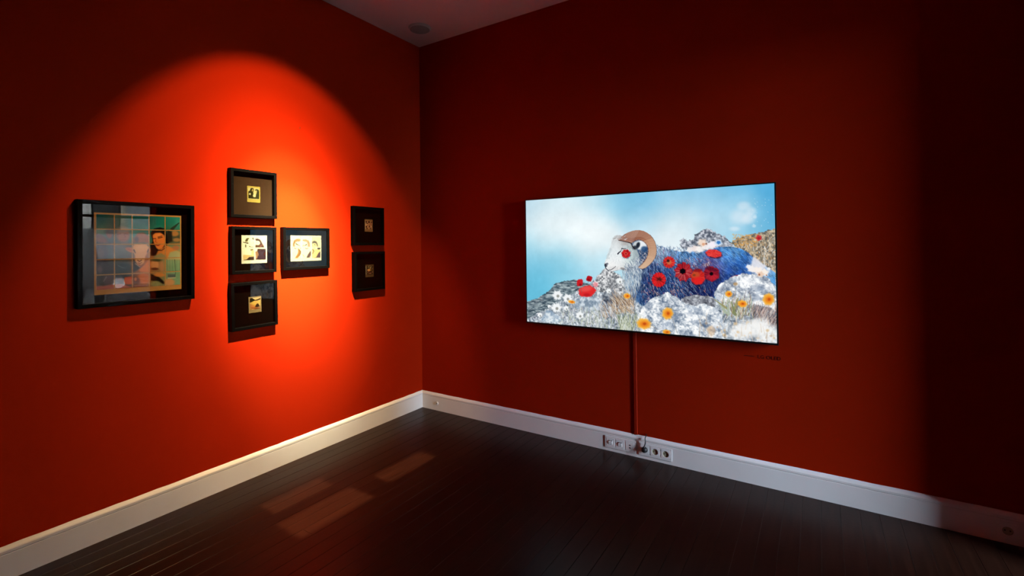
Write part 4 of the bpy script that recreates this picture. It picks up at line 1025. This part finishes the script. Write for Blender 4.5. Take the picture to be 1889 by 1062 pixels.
pe = empty('power_plug', (2.142 - 0.071, SB, 0.066))
bm = bmesh.new()
cyl(bm, Vector((0, -.0105, 0)), .0182, .0182, .0200, 'Y', 28, .003)
cyl(bm, Vector((0, -.0235, .001)), .0168, .0120, .0070, 'Y', 28)
build('plug_body', bm, 'rubber', pe, True)
bm = bmesh.new(); tube(bm, [(0, -.016, .012), (.001, -.016, .020), (.002, -.016, .028)], [.0070, .0060, .0045], 12); build('strain_relief', bm, 'rubber', pe, True)
bm = bmesh.new()
pts = []
for k in range(15):
    t = k / 14; pts.append((.002 + .010 * t + .004 * math.sin(t * 5), -.016 + .011 * t * t, .026 + .062 * t + .006 * math.sin(t * 3.1)))
pts += [(.011, -.001, .094), (.009, .006, .0975), (.007, .0165, .099)]
tube(bm, pts, .0033, 10); build('cord', bm, 'rubber', pe, True)
tag(pe, 'black round plug with a short black cord in the power socket', 'plug')

rc = empty('cable_raceway', (2.007, 0, 0.1518))
bm = bmesh.new(); hgt = TVZ0 + 0.02 - 0.1518
vv = []
for z in (0, hgt):
    vv.append([bm.verts.new(p) for p in ((-.0115, -.0002, z), (-.0115, -.0045, z), (-.0090, -.0070, z), (.0090, -.0070, z), (.0115, -.0045, z), (.0115, -.0002, z))])
for k in range(6): bm.faces.new((vv[0][k], vv[0][(k+1) % 6], vv[1][(k+1) % 6], vv[1][k]))
bm.faces.new(vv[0]); bm.faces.new(vv[1])
build('channel', bm, 'raceway', rc)
B('end_cap', (-.0125, .0125, -.0080, -.0003, 0, .012), 'raceway', rc, .001)
tag(rc, 'narrow red-painted cable raceway running down from the television', 'cable raceway')

# small dark lettering on the wall below the screen
le = empty('wall_lettering', (2.79, 0, 0.772))
def word(text, x, z, size, name):
    cu = bpy.data.curves.new('text', 'FONT'); cu.body = text; cu.size = size; cu.extrude = 0.0002; cu.resolution_u = 3; cu.space_character = 1.05
    o = bpy.data.objects.new('text', cu); COL.objects.link(o)
    bpy.context.view_layer.update()
    me = bpy.data.meshes.new_from_object(o.evaluated_get(bpy.context.evaluated_depsgraph_get()))
    bpy.data.objects.remove(o)
    me.transform(Matrix.Translation((x, -0.0005, z)) @ Matrix.Rotation(math.radians(90), 4, 'X'))
    return link(name, me, 'vinyl', le)
word('LG', -.020, .002, .030, 'word')
word('OLED', .027, .002, .030, 'word')
B('rule', (-.095, -.036, -.0007, -.0003, .0095, .0125), 'vinyl', le)
tag(le, 'small dark two-word lettering on the wall under the television', 'lettering')

nl = empty('wall_nail', (0, -1.2634, 2.344), LEFT)
bm = bmesh.new(); cyl(bm, Vector((0, -.0045, 0)), .0012, .0012, .009, 'Y', 12); build('shank', bm, 'edge', nl)
bm = bmesh.new(); cyl(bm, Vector((0, -.0095, 0)), .0034, .0030, .0014, 'Y', 16); build('nail_head', bm, 'edge', nl)
tag(nl, 'tiny dark nail in the lit red wall above the photographs', 'nail')

cd = empty('ceiling_speaker', (0.285, -0.300, HC))
bm = bmesh.new(); cyl(bm, Vector((0, 0, -.009)), .088, .098, .0178, 'Z', 48, .003); build('housing', bm, 'detector', cd, False)
bm = bmesh.new(); cyl(bm, Vector((0, 0, -.0195)), .078, .084, .003, 'Z', 48, .001); build('grille', bm, 'grille', cd)
tag(cd, 'round grey flush speaker on the ceiling in the corner', 'speaker')

# lamp above the photographs
lt = empty('track_spotlight', (SPOT_POS.x, SPOT_POS.y, HC))
d = (Vector((0, -1.48, 1.50)) - SPOT_POS).normalized(); rel = SPOT_POS - Vector((SPOT_POS.x, SPOT_POS.y, HC))
bm = bmesh.new(); cyl(bm, Vector((0, 0, -.012)), .05, .05, .0235, 'Z', 32, .002); build('canopy', bm, 'lamp', lt)
B('arm', (.035, .055, -.008, .008, -.20, -.0235), 'lamp', lt, .002)
bm = bmesh.new(); prof2 = [(.0, -.17), (.045, -.17), (.045, .012), (.042, .012), (.042, -.05), (.0, -.05)]
rot = d.to_track_quat('Z', 'Y').to_matrix().to_4x4()
rings = []
for (r_, z_) in prof2[1:5]:
    rings.append([bm.verts.new((r_ * math.cos(2*math.pi*k/28), r_ * math.sin(2*math.pi*k/28), z_)) for k in range(28)])
for A, C in zip(rings, rings[1:]):
    for k in range(28): bm.faces.new((A[k], A[(k+1) % 28], C[(k+1) % 28], C[k]))
bm.faces.new(rings[0]); bm.faces.new(rings[-1])
bmesh.ops.transform(bm, matrix=Matrix.Translation(rel) @ rot, verts=bm.verts[:])
build('lamp_housing', bm, 'lamp', lt)
tag(lt, 'black ceiling spotlight aimed at the photographs, above the view', 'spotlight')

# added unseen masked lamp, stands in for light mirrored off the picture glass
FP = Vector((1.50, -2.35, 3.30)); PLZ = 3.05
patches = [(.385, .545, -1.80, -1.41), (.640, .870, -1.86, -1.37), (.660, .820, -1.20, -.70)]
k_ = (FP.z - PLZ) / FP.z
holes = [(FP.x + (a - FP.x) * k_, FP.x + (b - FP.x) * k_, FP.y + (c - FP.y) * k_, FP.y + (dd - FP.y) * k_) for a, b, c, dd in patches]
fpe = empty('added_patch_lamp', (FP.x, FP.y, HC))
bm = bmesh.new(); hs = 0.125
xs = sorted({-hs, hs, *[h - FP.x for q in holes for h in q[:2]]}); ys = sorted({-hs, hs, *[h - FP.y for q in holes for h in q[2:]]})
for xa, xb in zip(xs, xs[1:]):
    for ya, yb in zip(ys, ys[1:]):
        mx_, my_ = (xa + xb) / 2 + FP.x, (ya + yb) / 2 + FP.y
        if any(q[0] < mx_ < q[1] and q[2] < my_ < q[3] for q in holes): continue
        box(bm, xa, xb, ya, yb, PLZ - HC, PLZ - HC + .001)
build('patch_mask_plate', bm, 'lamp', fpe)
bm = bmesh.new(); zt, zb = -.012, PLZ - HC
for q in ((-hs, -hs + .004, -hs, hs), (hs - .004, hs, -hs, hs), (-hs, hs, -hs, -hs + .004), (-hs, hs, hs - .004, hs)): box(bm, *q, zb, zt)
box(bm, -hs, hs, -hs, hs, zt, -.0004)
build('lamp_housing', bm, 'lamp', fpe)
tag(fpe, 'added unseen masked lamp imitating light mirrored off picture glass onto planks', 'spotlight')
spot('added_patch_beam', FP, (.7, -1.4, 0), PATCH_LAMP_WATT, 50, 0.2, 0.0018, (1.0, 0.66, 0.36))
